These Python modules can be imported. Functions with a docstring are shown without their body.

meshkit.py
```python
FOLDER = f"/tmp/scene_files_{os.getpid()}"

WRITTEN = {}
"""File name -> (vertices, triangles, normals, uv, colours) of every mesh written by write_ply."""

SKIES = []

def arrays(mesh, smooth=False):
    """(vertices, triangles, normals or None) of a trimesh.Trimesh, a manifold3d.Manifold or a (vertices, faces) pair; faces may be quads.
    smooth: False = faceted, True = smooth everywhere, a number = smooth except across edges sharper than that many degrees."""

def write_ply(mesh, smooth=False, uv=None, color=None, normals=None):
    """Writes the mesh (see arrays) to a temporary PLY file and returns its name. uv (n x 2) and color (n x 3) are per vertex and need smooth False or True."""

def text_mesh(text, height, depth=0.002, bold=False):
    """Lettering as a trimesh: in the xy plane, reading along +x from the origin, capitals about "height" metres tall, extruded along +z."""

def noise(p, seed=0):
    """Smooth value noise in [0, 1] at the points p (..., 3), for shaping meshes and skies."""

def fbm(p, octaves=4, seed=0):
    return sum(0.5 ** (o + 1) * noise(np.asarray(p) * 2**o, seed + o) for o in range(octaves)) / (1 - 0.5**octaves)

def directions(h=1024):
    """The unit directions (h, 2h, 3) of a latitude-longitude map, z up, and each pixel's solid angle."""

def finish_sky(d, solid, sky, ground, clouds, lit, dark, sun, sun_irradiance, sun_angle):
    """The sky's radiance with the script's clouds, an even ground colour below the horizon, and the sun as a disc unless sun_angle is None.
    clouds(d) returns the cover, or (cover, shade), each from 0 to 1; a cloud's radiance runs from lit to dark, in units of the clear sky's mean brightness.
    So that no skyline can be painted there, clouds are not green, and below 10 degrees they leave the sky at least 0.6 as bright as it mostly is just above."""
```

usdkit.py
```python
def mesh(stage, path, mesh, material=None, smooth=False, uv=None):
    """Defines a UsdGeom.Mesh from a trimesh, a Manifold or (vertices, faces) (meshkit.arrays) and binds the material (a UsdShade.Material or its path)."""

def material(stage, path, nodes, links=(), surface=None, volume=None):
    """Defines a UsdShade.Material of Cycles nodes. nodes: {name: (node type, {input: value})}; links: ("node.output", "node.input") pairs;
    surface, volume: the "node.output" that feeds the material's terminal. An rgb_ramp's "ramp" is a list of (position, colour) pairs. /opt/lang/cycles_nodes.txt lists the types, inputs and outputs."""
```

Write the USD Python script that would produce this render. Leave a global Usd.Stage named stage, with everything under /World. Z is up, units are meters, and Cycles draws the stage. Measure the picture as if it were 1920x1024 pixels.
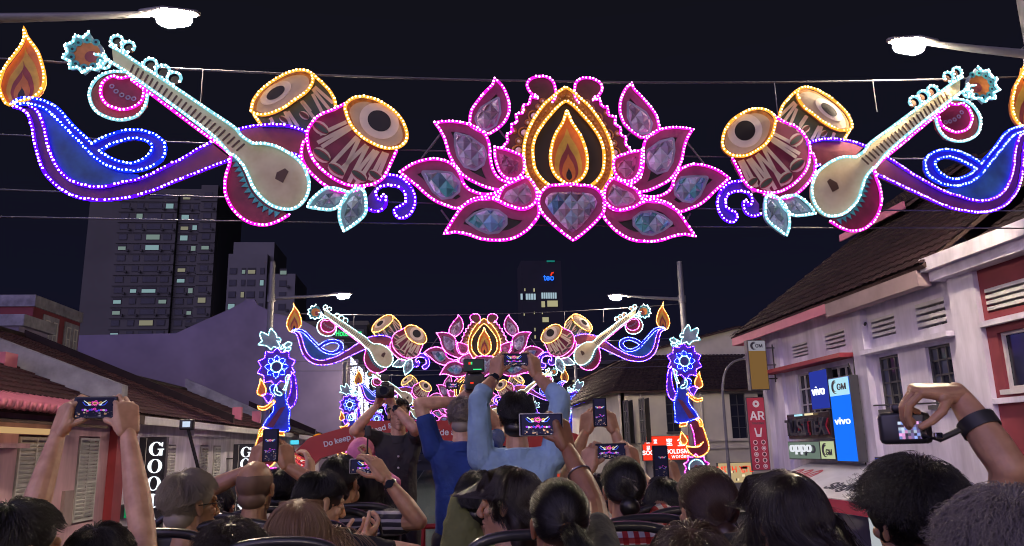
import math, numpy as np, trimesh, usdkit, meshkit
from manifold3d import Manifold, Mesh as MMesh
from shapely.geometry import Polygon, LineString, Point, box as sbox
from shapely import affinity
from pxr import Usd, UsdGeom, UsdShade, UsdLux, Gf, Sdf, Vt
stage = Usd.Stage.CreateInMemory()
UsdGeom.SetStageUpAxis(stage, UsdGeom.Tokens.z)
UsdGeom.SetStageMetersPerUnit(stage, 1.0)
UsdGeom.Xform.Define(stage, '/World')
V = np.array
CAMZ = 3.8
# ------------------------------------------------------------------ camera
YAW, PITCH, ROLL, FPX = 0.09928628, 0.22279941, -0.02450284, 1450.0
FW = V([math.sin(YAW)*math.cos(PITCH), math.cos(YAW)*math.cos(PITCH), math.sin(PITCH)])
_r = V([math.cos(YAW), -math.sin(YAW), 0]); _u = np.cross(_r, FW)
RT = math.cos(ROLL)*_r+math.sin(ROLL)*_u; UP = math.cos(ROLL)*_u-math.sin(ROLL)*_r
cam = UsdGeom.Camera.Define(stage, '/World/camera')
cam.CreateHorizontalApertureAttr(36.0); cam.CreateVerticalApertureAttr(19.2)
cam.CreateFocalLengthAttr(36.0*FPX/1920)
cam.CreateFStopAttr(11.0); cam.CreateFocusDistanceAttr(14.0)
cam.CreateClippingRangeAttr(Gf.Vec2f(0.05, 3000))
cam.CreateExposureAttr(0.0)
M4 = Gf.Matrix4d(*[float(v) for v in (*RT, 0, *UP, 0, *(-FW), 0, 0, 0, CAMZ, 1)])
UsdGeom.Xformable(cam).AddTransformOp().Set(M4)
# ------------------------------------------------------------------ sky: night air lit faintly by the city
SKY_STRENGTH = 1.0
usdkit.material(stage, '/World/Looks/night_sky', {
    'tc': ('texture_coordinate', {}), 'sx': ('separate_xyz', {}),
    'mr': ('rgb_ramp', {'ramp': [(0.0, (.0064, .0062, .0185)), (0.25, (.0056, .0058, .0140)), (0.6, (.0062, .0062, .0095)), (1.0, (.0064, .0064, .0090))]}),
    'nz': ('noise_texture', {'scale': 2.2, 'detail': 4}), 'mx': ('mix', {'mix_type': 'multiply', 'fac': 0.5}),
    'bg': ('background_shader', {'strength': SKY_STRENGTH})},
    [('tc.generated', 'sx.vector'), ('sx.z', 'mr.fac'), ('tc.generated', 'nz.vector'), ('mr.color', 'bg.color')], surface='bg.background')
dome = UsdLux.DomeLight.Define(stage, '/World/sky')
UsdShade.MaterialBindingAPI.Apply(dome.GetPrim()).Bind(UsdShade.Material.Get(stage, '/World/Looks/night_sky'))
dome.GetPrim().SetCustomDataByKey('kind', 'structure')
moon = UsdLux.DistantLight.Define(stage, '/World/moon_light')  # no moon: unseen violet fill added for the city and festival glow
moon.CreateIntensityAttr(0.36); moon.CreateAngleAttr(70.0); moon.CreateColorAttr(Gf.Vec3f(.60, .50, 1.0))
moon.GetPrim().GetAttribute('inputs:normalize').Set(True) if moon.GetPrim().GetAttribute('inputs:normalize') else moon.CreateNormalizeAttr(True)
UsdGeom.Xformable(moon).AddRotateXYZOp().Set(Gf.Vec3f(64, 0, -40))
LAMP = 1350.0        # strength of the street lamps
LED = 1.0           # strength of the light strings

def at(x, y, **k):
    """The point of the world seen at pixel (x, y) of the 1920 wide photograph, on the plane X=, Y=, Z= or at depth D=."""
    q = FW+(x-960)/FPX*RT-(y-512)/FPX*UP
    t = k['X']/q[0] if 'X' in k else k['Y']/q[1] if 'Y' in k else (k['Z']-CAMZ)/q[2] if 'Z' in k else k['D']
    return q*t+V([0, 0, CAMZ])
# ------------------------------------------------------------------ materials
MATS = {}
def mat(name, color, rough=.7, var=.18, scale=6., bump=0., metal=0., spec=None, obj=True, c2=None, stretch=(1, 1, 1)):
    """Plain painted or cloth-like surface whose colour wanders a little; c2: second colour of the blotches."""
    if name in MATS: return MATS[name]
    c = V(color, float); a = np.clip(c*(1-var), 0, 1); b = np.clip(V(c2, float) if c2 is not None else c*(1+var), 0, 1)
    nodes = {'tc': ('texture_coordinate', {}), 'mp': ('mapping', {'scale': stretch}), 'nz': ('noise_texture', {'scale': scale, 'detail': 5, 'roughness': .6}),
             'rp': ('rgb_ramp', {'ramp': [(.3, a), (.7, b)]}), 'p': ('principled_bsdf', {'roughness': rough, 'metallic': metal})}
    links = [('tc.object', 'mp.vector'), ('mp.vector', 'nz.vector'), ('nz.fac', 'rp.fac'), ('rp.color', 'p.base_color')]
    if spec is not None: nodes['p'][1]['specular_ior_level'] = spec
    if bump:
        nodes['n2'] = ('noise_texture', {'scale': scale*6, 'detail': 4}); nodes['bp'] = ('bump', {'strength': bump, 'distance': .02})
        links += [('mp.vector', 'n2.vector'), ('n2.fac', 'bp.height'), ('bp.normal', 'p.normal')]
    MATS[name] = usdkit.material(stage, '/World/Looks/'+name, nodes, links, surface='p.BSDF'); return MATS[name]
def glow(name, color, strength):
    if name not in MATS:
        MATS[name] = usdkit.material(stage, '/World/Looks/'+name, {'e': ('emission', {'color': color, 'strength': strength})}, surface='e.emission')
    return MATS[name]
def glow_attr(name, strength):
    if name not in MATS:
        MATS[name] = usdkit.material(stage, '/World/Looks/'+name, {'a': ('attribute', {'attribute': 'tint'}), 'e': ('emission', {'strength': strength})}, [('a.color', 'e.color')], surface='e.emission')
    return MATS[name]
def tint_mat(name, rough):
    if name not in MATS:
        MATS[name] = usdkit.material(stage, '/World/Looks/'+name, {'a': ('attribute', {'attribute': 'tint'}), 'p': ('principled_bsdf', {'roughness': rough})}, [('a.color', 'p.base_color')], surface='p.BSDF')
    return MATS[name]
def wave_mat(name, c1, c2, scale, direction='z', rough=.8):
    if name not in MATS:
        MATS[name] = usdkit.material(stage, '/World/Looks/'+name, {'tc': ('texture_coordinate', {}), 'w': ('wave_texture', {'wave_type': 'bands', 'bands_direction': direction, 'scale': scale, 'distortion': 1.2, 'detail_scale': .6}),
            'rp': ('rgb_ramp', {'ramp': [(.62, c1), (.72, c2)]}), 'p': ('principled_bsdf', {'roughness': rough})},
            [('tc.object', 'w.vector'), ('w.fac', 'rp.fac'), ('rp.color', 'p.base_color')], surface='p.BSDF')
    return MATS[name]
# ------------------------------------------------------------------ prims
USED = {}
def fresh(parent, name):
    p = f'{parent}/{name}'; n = USED.get(p, 0); USED[p] = n+1
    return p if n == 0 else f'{p}_{n:03d}'
def tag(prim, label=None, cat=None, group=None, kind=None):
    p = prim.GetPrim() if hasattr(prim, 'GetPrim') else prim
    for k, v in (('label', label), ('category', cat), ('group', group), ('kind', kind)):
        if v: p.SetCustomDataByKey(k, v)
    return p
def thing(name, label, cat, loc=(0, 0, 0), rz=0., group=None):
    path = fresh('/World', name); x = UsdGeom.Xform.Define(stage, path)
    x.AddTranslateOp().Set(Gf.Vec3d(*map(float, loc)))
    if rz: x.AddRotateZOp().Set(float(rz))
    tag(x, label, cat, group); return path
def obj(name, m, material, parent='/World', smooth=False, tint=None):
    path = fresh(parent, name)
    pm = usdkit.mesh(stage, path, m, MATS[material] if isinstance(material, str) else material, smooth)
    if tint is not None:
        UsdGeom.PrimvarsAPI(pm).CreatePrimvar('tint', Sdf.ValueTypeNames.Color3fArray, 'vertex').Set(Vt.Vec3fArray.FromNumpy(np.asarray(tint, np.float32)))
    return path
def struct(name, m, material, smooth=False):
    p = obj(name, m, material, '/World', smooth); tag(stage.GetPrimAtPath(p), kind='structure'); return p
def copy(path, label, loc, rz=0., group=None):
    """A copy of a thing, by reference, at another place."""
    src = stage.GetPrimAtPath(path); name = path.rsplit('/', 1)[1]
    while name[-4:-3] == '_' and name[-3:].isdigit(): name = name[:-4]
    p = fresh('/World', name); x = UsdGeom.Xform.Define(stage, p)
    x.GetPrim().GetReferences().AddInternalReference(path)
    x.ClearXformOpOrder()
    op = x.GetPrim().GetAttribute('xformOp:translate'); op.Set(Gf.Vec3d(*map(float, loc)))
    order = ['xformOp:translate']
    if x.GetPrim().GetAttribute('xformOp:rotateZ') or rz:
        if not x.GetPrim().GetAttribute('xformOp:rotateZ'): x.GetPrim().CreateAttribute('xformOp:rotateZ', Sdf.ValueTypeNames.Float)
        x.GetPrim().GetAttribute('xformOp:rotateZ').Set(float(rz)); order.append('xformOp:rotateZ')
    x.GetXformOpOrderAttr().Set(order)
    x.GetPrim().SetInstanceable(True)
    tag(x, label, src.GetCustomDataByKey('category'), group or src.GetCustomDataByKey('group')); return p
cat_ = trimesh.util.concatenate
def bx(x0, x1, y0, y1, z0, z1):
    m = trimesh.creation.box([x1-x0, y1-y0, z1-z0]); m.apply_translation([(x0+x1)/2, (y0+y1)/2, (z0+z1)/2]); return m
def rbox(x0, x1, y0, y1, z0, z1, r=.02, n=8):
    """Box with rounded edges."""
    r = min(r, (x1-x0)/2.01, (y1-y0)/2.01, (z1-z0)/2.01); s = Manifold.sphere(r, n)
    return Manifold.batch_hull([s.translate([x, y, z]) for x in (x0+r, x1-r) for y in (y0+r, y1-r) for z in (z0+r, z1-r)])
def tm(m):
    if isinstance(m, Manifold):
        k = m.to_mesh(); return trimesh.Trimesh(k.vert_properties[:, :3], k.tri_verts, process=False)
    return m
def sweep(p, r, n=8, closed=False, cap=True):
    """Tube along 3-D points; r: radius or one per point."""
    p = np.asarray(p, float); k = len(p); r = np.broadcast_to(r, (k,))
    t = np.roll(p, -1, 0)-np.roll(p, 1, 0) if closed else np.gradient(p, axis=0)
    t /= np.linalg.norm(t, axis=1, keepdims=True)+1e-12
    a = np.cross(t, np.where(np.abs(t[:, 1:2]) < .95, [0, 1., 0], [1., 0, 0])); a /= np.linalg.norm(a, axis=1, keepdims=True)+1e-12
    b = np.cross(t, a); an = np.arange(n)*2*np.pi/n
    v = (p[:, None]+r[:, None, None]*(np.cos(an)[None, :, None]*a[:, None]+np.sin(an)[None, :, None]*b[:, None])).reshape(-1, 3)
    rows = k if closed else k-1
    i, j = np.meshgrid(np.arange(rows), np.arange(n), indexing='ij'); i2 = (i+1) % k; j2 = (j+1) % n
    q = np.stack([i*n+j, i*n+j2, i2*n+j2, i2*n+j], -1).reshape(-1, 4)
    f = np.vstack([q[:, [0, 1, 2]], q[:, [0, 2, 3]]])
    if cap and not closed:
        v = np.vstack([v, p[:1], p[-1:]]); c0, c1 = len(v)-2, len(v)-1; jj = np.arange(n); o = (k-1)*n
        f = np.vstack([f, np.stack([np.full(n, c0), (jj+1) % n, jj], 1), np.stack([np.full(n, c1), o+jj, o+(jj+1) % n], 1)])
    return trimesh.Trimesh(v, f, process=False)
def curve(pts, closed=False, step=.03, corner=55):
    """Catmull-Rom through 2-D points, broken at sharp corners, resampled at an even step."""
    p = np.asarray(pts, float); n = len(p); seg = n if closed else n-1; out = []
    def sharp(i):
        if not closed and i in (0, n-1): return True
        a = p[i]-p[(i-1) % n]; b = p[(i+1) % n]-p[i]; c = a@b/(np.linalg.norm(a)*np.linalg.norm(b)+1e-12)
        return math.degrees(math.acos(np.clip(c, -1, 1))) > corner
    sh = [sharp(i) for i in range(n)]
    for i in range(seg):
        p1, p2 = p[i], p[(i+1) % n]
        p0 = 2*p1-p2 if sh[i] else p[(i-1) % n]; p3 = 2*p2-p1 if sh[(i+1) % n] else p[(i+2) % n]
        for t in np.linspace(0, 1, 9)[:-1]:
            out.append(.5*(2*p1+(p2-p0)*t+(2*p0-5*p1+4*p2-p3)*t*t+(3*p1-p0-3*p2+p3)*t**3))
    out.append(p[0] if closed else p[-1]); out = np.array(out)
    s = np.concatenate([[0], np.cumsum(np.linalg.norm(np.diff(out, axis=0), axis=1))])
    k = max(3, int(round(s[-1]/step))+1); q = np.stack([np.interp(np.linspace(0, s[-1], k), s, out[:, d]) for d in (0, 1)], 1)
    return q[:-1] if closed else q
def poly(pts):
    g = Polygon(pts).buffer(0)
    if hasattr(g, 'geoms'): g = max(g.geoms, key=lambda s: s.area)
    return g
def plate(g, y, depth=.03):
    """Shapely polygon in (u, w) as an upright plate facing -y whose front is at y."""
    ms = []
    for s in getattr(g, 'geoms', [g]):
        if s.geom_type != 'Polygon' or s.area < 1e-6: continue
        m = trimesh.creation.extrude_polygon(s.simplify(.002 if s.area > .01 else 0), depth, engine='earcut')
        v = m.vertices; ms.append(trimesh.Trimesh(np.stack([v[:, 0], y+depth-v[:, 2], v[:, 1]], 1), m.faces, process=False))
    return cat_(ms)
def facing(m, origin, way):
    """Text or a flat shape in the xy plane (reading along +x, thick along +z) put upright at origin: way 's' faces -y, 'w' faces -x, 'e' faces +x."""
    v = m.vertices; ax = {'s': (V([1, 0, 0]), V([0, -1, 0])), 'w': (V([0, -1, 0]), V([-1, 0, 0])), 'e': (V([0, 1, 0]), V([1, 0, 0]))}[way]
    return trimesh.Trimesh(V(origin)+v[:, :1]*ax[0]+v[:, 1:2]*V([0, 0, 1])+v[:, 2:3]*ax[1], m.faces, process=False)
def text(s, h, origin, way, depth=.02, bold=False, center=True, width=None):
    m = meshkit.text_mesh(s, h, depth, bold); b = m.bounds
    if width: m.vertices[:, 0] *= width/(b[1, 0]-b[0, 0]); b = m.bounds
    if center: m.apply_translation([-(b[0, 0]+b[1, 0])/2, -(b[0, 1]+b[1, 1])/2, 0])
    return facing(m, origin, way)
def rng(k): return np.random.default_rng(k)
# ------------------------------------------------------------------ light strings and their printed boards
for nm, bead, tube, kb, kr in (('warm', (1, .68, .28), (1, .34, .035), 6.5, 1.7), ('white', (.80, .98, 1), (.26, .66, .76), 7, 1.2), ('blue', (.38, .50, 1), (.002, .010, 1), 7, 5.0),
                               ('violet', (.80, .36, 1), (.040, .001, 1), 7, 4.5), ('magenta', (1, .36, .88), (.90, .012, .62), 6.5, 1.7)):
    glow('bulb_'+nm, bead, kb*LED); glow('rope_'+nm, tube, kr*LED)
OCT = trimesh.creation.icosphere(0)
def light_string(c, pts, parent, y=-.05, closed=False, step=.054, r=.024, corner=55, pre=False):
    """A rope light in the (u, w) plane: glowing tube with bright bulbs in front of it."""
    q = curve(pts, closed, step, corner)
    p3 = np.stack([q[:, 0], np.full(len(q), y), q[:, 1]], 1)
    rope = obj('light_string', sweep(p3, r, 6, closed), 'rope_'+c, parent, True)  # tube width and colour stand for the coloured halo round the bulbs
    rb_ = rng(int(abs(q[0, 0]*997+q[0, 1]*613)*10) % 99991); keep = rb_.random(len(q)) > .025; p3 = p3[keep]; q = q[keep]; p3 = p3+rb_.normal(0, .0035, p3.shape)
    v = (p3[:, None]+V([0, -.018, 0])+OCT.vertices[None]*(.0168*rb_.uniform(.75, 1.2, len(q)))[:, None, None]).reshape(-1, 3)
    f = (OCT.faces[None]+(np.arange(len(q))*12)[:, None, None]).reshape(-1, 3)
    tag(stage.GetPrimAtPath(obj('bulbs', trimesh.Trimesh(v, f, process=False), 'bulb_'+c, parent, True)), kind='stuff')
B = lambda n, c, v=.25, s=3., c2=None: mat(n, np.clip(V(c)*1.0, 0, 1), .55, v, s, c2=c2)
B('board_maroon', (.17, .025, .06)); B('board_red', (.30, .05, .05), .35); B('board_teal', (.03, .13, .22), .4); B('board_cream', (.66, .47, .22), .2, 1.2, (.84, .72, .47))
B('board_head', (.46, .38, .24), .15, 1.6, (.60, .53, .38)); B('board_brown', (.10, .045, .025)); B('board_green', (.05, .085, .05)); B('board_wine', (.19, .02, .05), .4)
B('board_orange', (.62, .20, .04), .3); B('board_yellow', (.62, .42, .06), .3); B('board_gold', (.34, .17, .035), .5, 14); B('board_black', (.012, .011, .013)); B('board_pink', (.40, .07, .20), .3)
B('board_plum', (.24, .05, .12), .3); B('board_aqua', (.06, .36, .38)); B('board_purple', (.13, .035, .22), .3); B('board_blue', (.02, .05, .42), .4); B('board_pearl', (.8, .74, .6), .1)
B('board_strap', (.66, .60, .42), .15); B('board_silver', (.28, .32, .38), .3); B('board_indigo', (.045, .035, .20), .3)
mat('steel', (.12, .12, .14), .45, .12, 3, metal=.6)
ARCH_Y = [10.7, 31.87, 58.3, 84.5, 112.0]; ARCH_X = 1.95; ATILT = .0252; AROT = math.degrees(math.atan(ATILT))
def arch_uw(x, y):
    """Pixel to the arch's own plane: across from its centre, height."""
    q = FW+(x-960)/FPX*RT-(y-512)/FPX*UP
    t = (ARCH_Y[0]-ATILT*ARCH_X)/(q[1]-ATILT*q[0]); p = q*t
    return ((p[0]-ARCH_X)*math.hypot(1, ATILT), p[2]+CAMZ)
def ZA(*c): return V([arch_uw(c[i]/2.1333, c[i+1]/2.1333) for i in range(0, len(c), 2)])
def ZB(*c): return V([arch_uw(400+c[i]/2.56, 80+c[i+1]/2.56) for i in range(0, len(c), 2)])
def ZC(*c): return V([arch_uw(740+c[i]/2.844, 120+c[i+1]/2.844) for i in range(0, len(c), 2)])
def gem(pts, y, parent, tints, seed, cell=.17):
    """Faceted jewel: diamond cells, each a low pyramid of flat facets of its own tone."""
    g = poly(pts); r = rng(seed); x0, z0, x1, z1 = g.bounds; P, F, C = [], [], []
    for i in range(-1, int((x1-x0)/cell)+3):
        for j in range(-1, int(2*(z1-z0)/cell)+3):
            cx = x0+(i+.5*(j % 2))*cell; cz = z0+j*cell*.62
            d = Polygon([(cx-cell/2, cz), (cx, cz-cell*.62), (cx+cell/2, cz), (cx, cz+cell*.62)]).intersection(g)
            if d.is_empty or d.geom_type != 'Polygon' or d.area < 1e-4: continue
            base = V(tints[r.integers(len(tints))])*r.uniform(.55, 1.25)
            ring = V(d.exterior.coords)[:-1]; c = V(d.centroid.coords[0]); n = len(ring)
            for k in range(n):
                a, b = ring[k], ring[(k+1) % n]; o = len(P)
                P += [(a[0], y, a[1]), (b[0], y, b[1]), (c[0], y-.03-.02*r.random(), c[1])]; F.append((o, o+1, o+2))
                C += [np.clip(base*r.uniform(.8, 1.2), 0, .9)]*3
    tint_mat('jewel', .12)
    obj('gem', trimesh.Trimesh(V(P), V(F), process=False), 'jewel', parent, False, C)
def mirror(p, s): p = V(p, float).copy(); p[:, 0] *= s; return p
def board(name, mname, pts, parent, y=0., depth=.03, closed_curve=True, hole=None, step=.05):
    g = poly(curve(pts, True, step)) if closed_curve else poly(pts)
    if hole is not None: g = g.difference(hole)
    return obj(name, plate(g, y, depth), mname, parent)
PALE = [(.55, .58, .62), (.40, .42, .50), (.60, .52, .58), (.34, .30, .40)]; SKYB = [(.20, .42, .62), (.45, .62, .72), (.16, .34, .42), (.6, .72, .8), (.1, .4, .36)]
PINK = [(.42, .12, .22), (.30, .10, .18), (.50, .22, .32)]; ROSE = [(.5, .36, .42), (.36, .26, .33), (.55, .5, .55)]
def flame_boards(parent, outline, s_inner=.55, y=0.):
    """Printed flame: sheets one a little proud of the other."""
    g = poly(outline); cx, cz = g.centroid.coords[0]; z0 = g.bounds[1]
    for nm, mn, sx, dy in (('flame_print', 'board_yellow', .74, -.006), ('flame_print', 'board_red', .52, -.012), ('flame_print', 'board_orange', .36, -.018), ('wick_print', 'board_black', .16, -.024)):
        h = affinity.scale(g, sx, sx*1.02, origin=(cx, z0+.12)); obj(nm, plate(h, y+dy, .004), mn, parent)

def build_lotus():
    t = thing('lotus_light', '', 'light display', (ARCH_X, ARCH_Y[0], 0), AROT)
    p1 = ZC(535,62, 575,100, 605,160, 615,220, 600,280, 560,325, 505,362, 445,340, 400,312, 410,240, 440,190, 490,130, 525,95)
    p2 = ZC(212,305, 260,300, 320,300, 390,312, 440,335, 485,372, 505,420, 510,480, 520,540, 545,590, 590,620, 650,622, 700,600, 640,648, 570,664, 500,655, 430,625, 370,590, 320,530, 290,470, 270,400, 240,340)
    p3 = ZC(28,575, 80,540, 140,515, 210,505, 270,515, 320,545, 350,590, 370,640, 410,675, 470,693, 530,690, 575,668, 520,715, 440,722, 390,742, 335,770, 280,755, 220,730, 170,695, 120,650, 70,610)
    p4 = ZC(262,910, 300,850, 340,790, 390,740, 440,718, 490,715, 540,730, 600,760, 650,775, 690,778, 730,760, 758,722, 768,800, 740,850, 690,900, 620,935, 540,943, 460,935, 390,912, 320,900)
    p5 = ZC(530,450, 590,462, 640,480, 680,500, 690,540, 680,590, 640,620, 590,612, 555,575, 535,510)
    p6 = ZC(575,668, 620,642, 700,605, 740,650, 757,720, 730,760, 690,778, 640,772, 600,760, 545,730)
    P7 = ZC(945,655, 890,658, 825,662, 785,685, 762,730, 765,780, 790,820, 840,870, 900,920, 945,952)
    g1 = ZC(555,165, 562,240, 540,300, 500,325, 460,320, 440,270, 470,215); g2 = ZC(330,360, 400,380, 470,430, 485,470, 470,520, 430,545, 380,530, 345,480, 330,420)
    g3 = ZC(155,572, 230,572, 300,580, 340,625, 338,670, 300,700, 255,705, 210,670, 180,620); g4 = ZC(390,835, 430,800, 490,778, 550,785, 590,815, 590,850, 550,890, 500,895, 440,870)
    for s in (1, -1):
        for k, (pp, gg, y, tn, mn, w) in enumerate(((p1, g1, .14, ROSE, 'board_plum', .13), (p2, g2, .10, PALE, 'board_plum', .14), (p3, g3, .06, SKYB, 'board_plum', .15), (p4, g4, .02, SKYB, 'board_plum', .15), (p5, None, .0, PINK, 'board_pink', .07), (p6, None, -.01, ROSE, 'board_pink', .07))):
            q = mirror(pp, s); full = poly(curve(q, True, .05)); inner = full.buffer(-w)
            pt = obj('petal', plate(full.difference(inner), y, .03), mn, t)
            if not inner.is_empty: obj('petal_core', plate(inner, y+.022, .008), 'board_black' if gg is not None else 'board_maroon', pt)
            if gg is not None:
                gg2 = poly(mirror(gg, s)); obj('gem_rim', plate(gg2.buffer(.035).difference(gg2), y-.004, .02), 'board_silver', pt)
            gem(curve(mirror(gg, s), True, .05) if gg is not None else V(inner.exterior.coords), y, pt, tn, 10+k, .22)
            light_string('magenta', q, pt, y-.05, True)
        c = mirror(ZC(750,160, 765,176, 740,160, 715,130, 708,100, 725,75, 765,60, 810,62, 845,85, 858,120, 862,165, 842,198), s)
        z = mirror(ZC(765,176, 725,170, 720,210, 685,212, 688,255, 648,262, 655,305, 622,318, 630,358, 596,370, 608,408, 578,432, 590,455), s)
        fg = obj('filigree', plate(poly(np.vstack([c[2:], mirror(ZC(842,198, 760,300, 700,420, 692,500, 590,455), s), z[::-1]])), .09, .02), 'board_brown', t)
        light_string('magenta', c, fg, .04); light_string('magenta', z, fg, .04, corner=20)
        for (a, b, r) in ((795,185, 9), (770,215, 8), (748,265, 19), (715,300, 9), (695,355, 19), (665,400, 10), (665,450, 19), (640,345, 8), (690,235, 8)):
            o = mirror(ZC(a, b), s)[0]; R = r*.0026
            m = trimesh.creation.icosphere(2, R); m.vertices[:, 1] *= .6; m.apply_translation([o[0], .085, o[1]]); obj('pearl', m, 'board_pearl', fg, True)
            obj('pearl_ring', sweep(V([[o[0]+1.7*R*math.cos(k), .085, o[1]+1.7*R*math.sin(k)] for k in np.arange(16)*math.pi/8]), .014, 6, True), 'board_gold', fg, True)
        # bars that hold the petals
        for a in (ZC(245,350, 130,500), ZC(250,760, 330,870), ZC(560,325, 640,420)):
            a = mirror(a, s); obj('frame_bar', sweep(V([[a[0][0], .17, a[0][1]], [a[1][0], .17, a[1][1]]]), .016, 6), 'steel', t, True)
    half = ZC(915,128, 880,150, 840,185, 800,220, 750,290, 715,360, 695,430, 692,500, 700,560, 725,620, 775,690)
    u0 = half[0][0]; half[:, 0] -= u0
    inn = ZC(918,200, 880,225, 830,280, 790,330, 755,390, 740,450, 742,510, 755,570, 790,620, 838,658); inn[:, 0] -= inn[0][0]
    sym = lambda h: np.vstack([h[::-1], mirror(h[1:], -1)])
    go, gi = poly(curve(sym(half), False, .05)), poly(curve(sym(inn), False, .05))
    fr = obj('gold_frame', plate(go.difference(gi), .03, .05), 'board_gold', t)
    light_string('warm', sym(half), fr, -.03); light_string('warm', sym(inn), fr, -.03)
    # beaded rib between the two strings
    mid = curve(sym((half[:10]+np.vstack([inn[:10]]))/2), False, .075)
    obj('beading', cat_([trimesh.Trimesh(OCT.vertices*V([.03, .022, .03])+V([a, .022, b]), OCT.faces, process=False) for a, b in mid]), 'board_gold', fr, True)
    obj('dark_ground', plate(gi, .06, .01), 'board_black', t)
    fl = ZC(950,250, 890,312, 850,380, 830,440, 822,500, 830,560, 860,610, 920,655); fl[:, 0] -= ZC(918,450)[0][0]; fl[0, 0] = 0; fl[-1, 0] = 0
    fsym = np.vstack([fl[::-1], mirror(fl[1:], -1)+V([.03, 0])*np.linspace(0, 0, len(fl)-1)[:, None]])
    ip = obj('inner_flame', plate(poly(curve(fsym, False, .05)), .02, .02), 'board_orange', t)
    flame_boards(ip, curve(fsym, False, .05), y=.02); light_string('warm', fsym, ip, -.04)
    P7[:, 0] -= P7[-1][0]; h7 = np.vstack([P7, mirror(P7[1:-1][::-1], -1)])
    full = poly(curve(h7, True, .05)); pt = obj('petal', plate(full.difference(full.buffer(-.13)), -.06, .03), 'board_plum', t)
    obj('petal_core', plate(full.buffer(-.13), -.035, .006), 'board_black', pt)
    z0, z1 = P7[-1][1]+.1, P7[0][1]-.16
    hg = V([(0, z0), (-.18, z0+.18), (-.36, z0+.42), (-.40, z0+.62), (-.30, z0+.8), (-.1, z0+.86), (.1, z0+.86), (.30, z0+.8), (.40, z0+.62), (.36, z0+.42), (.18, z0+.18)])
    gem(V(poly(curve(hg, True, .05)).intersection(full.buffer(-.10)).exterior.coords)[:-1], -.07, pt, ROSE+PALE+SKYB[:2], 33, .19); light_string('magenta', h7, pt, -.11, True)
    return t

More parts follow.
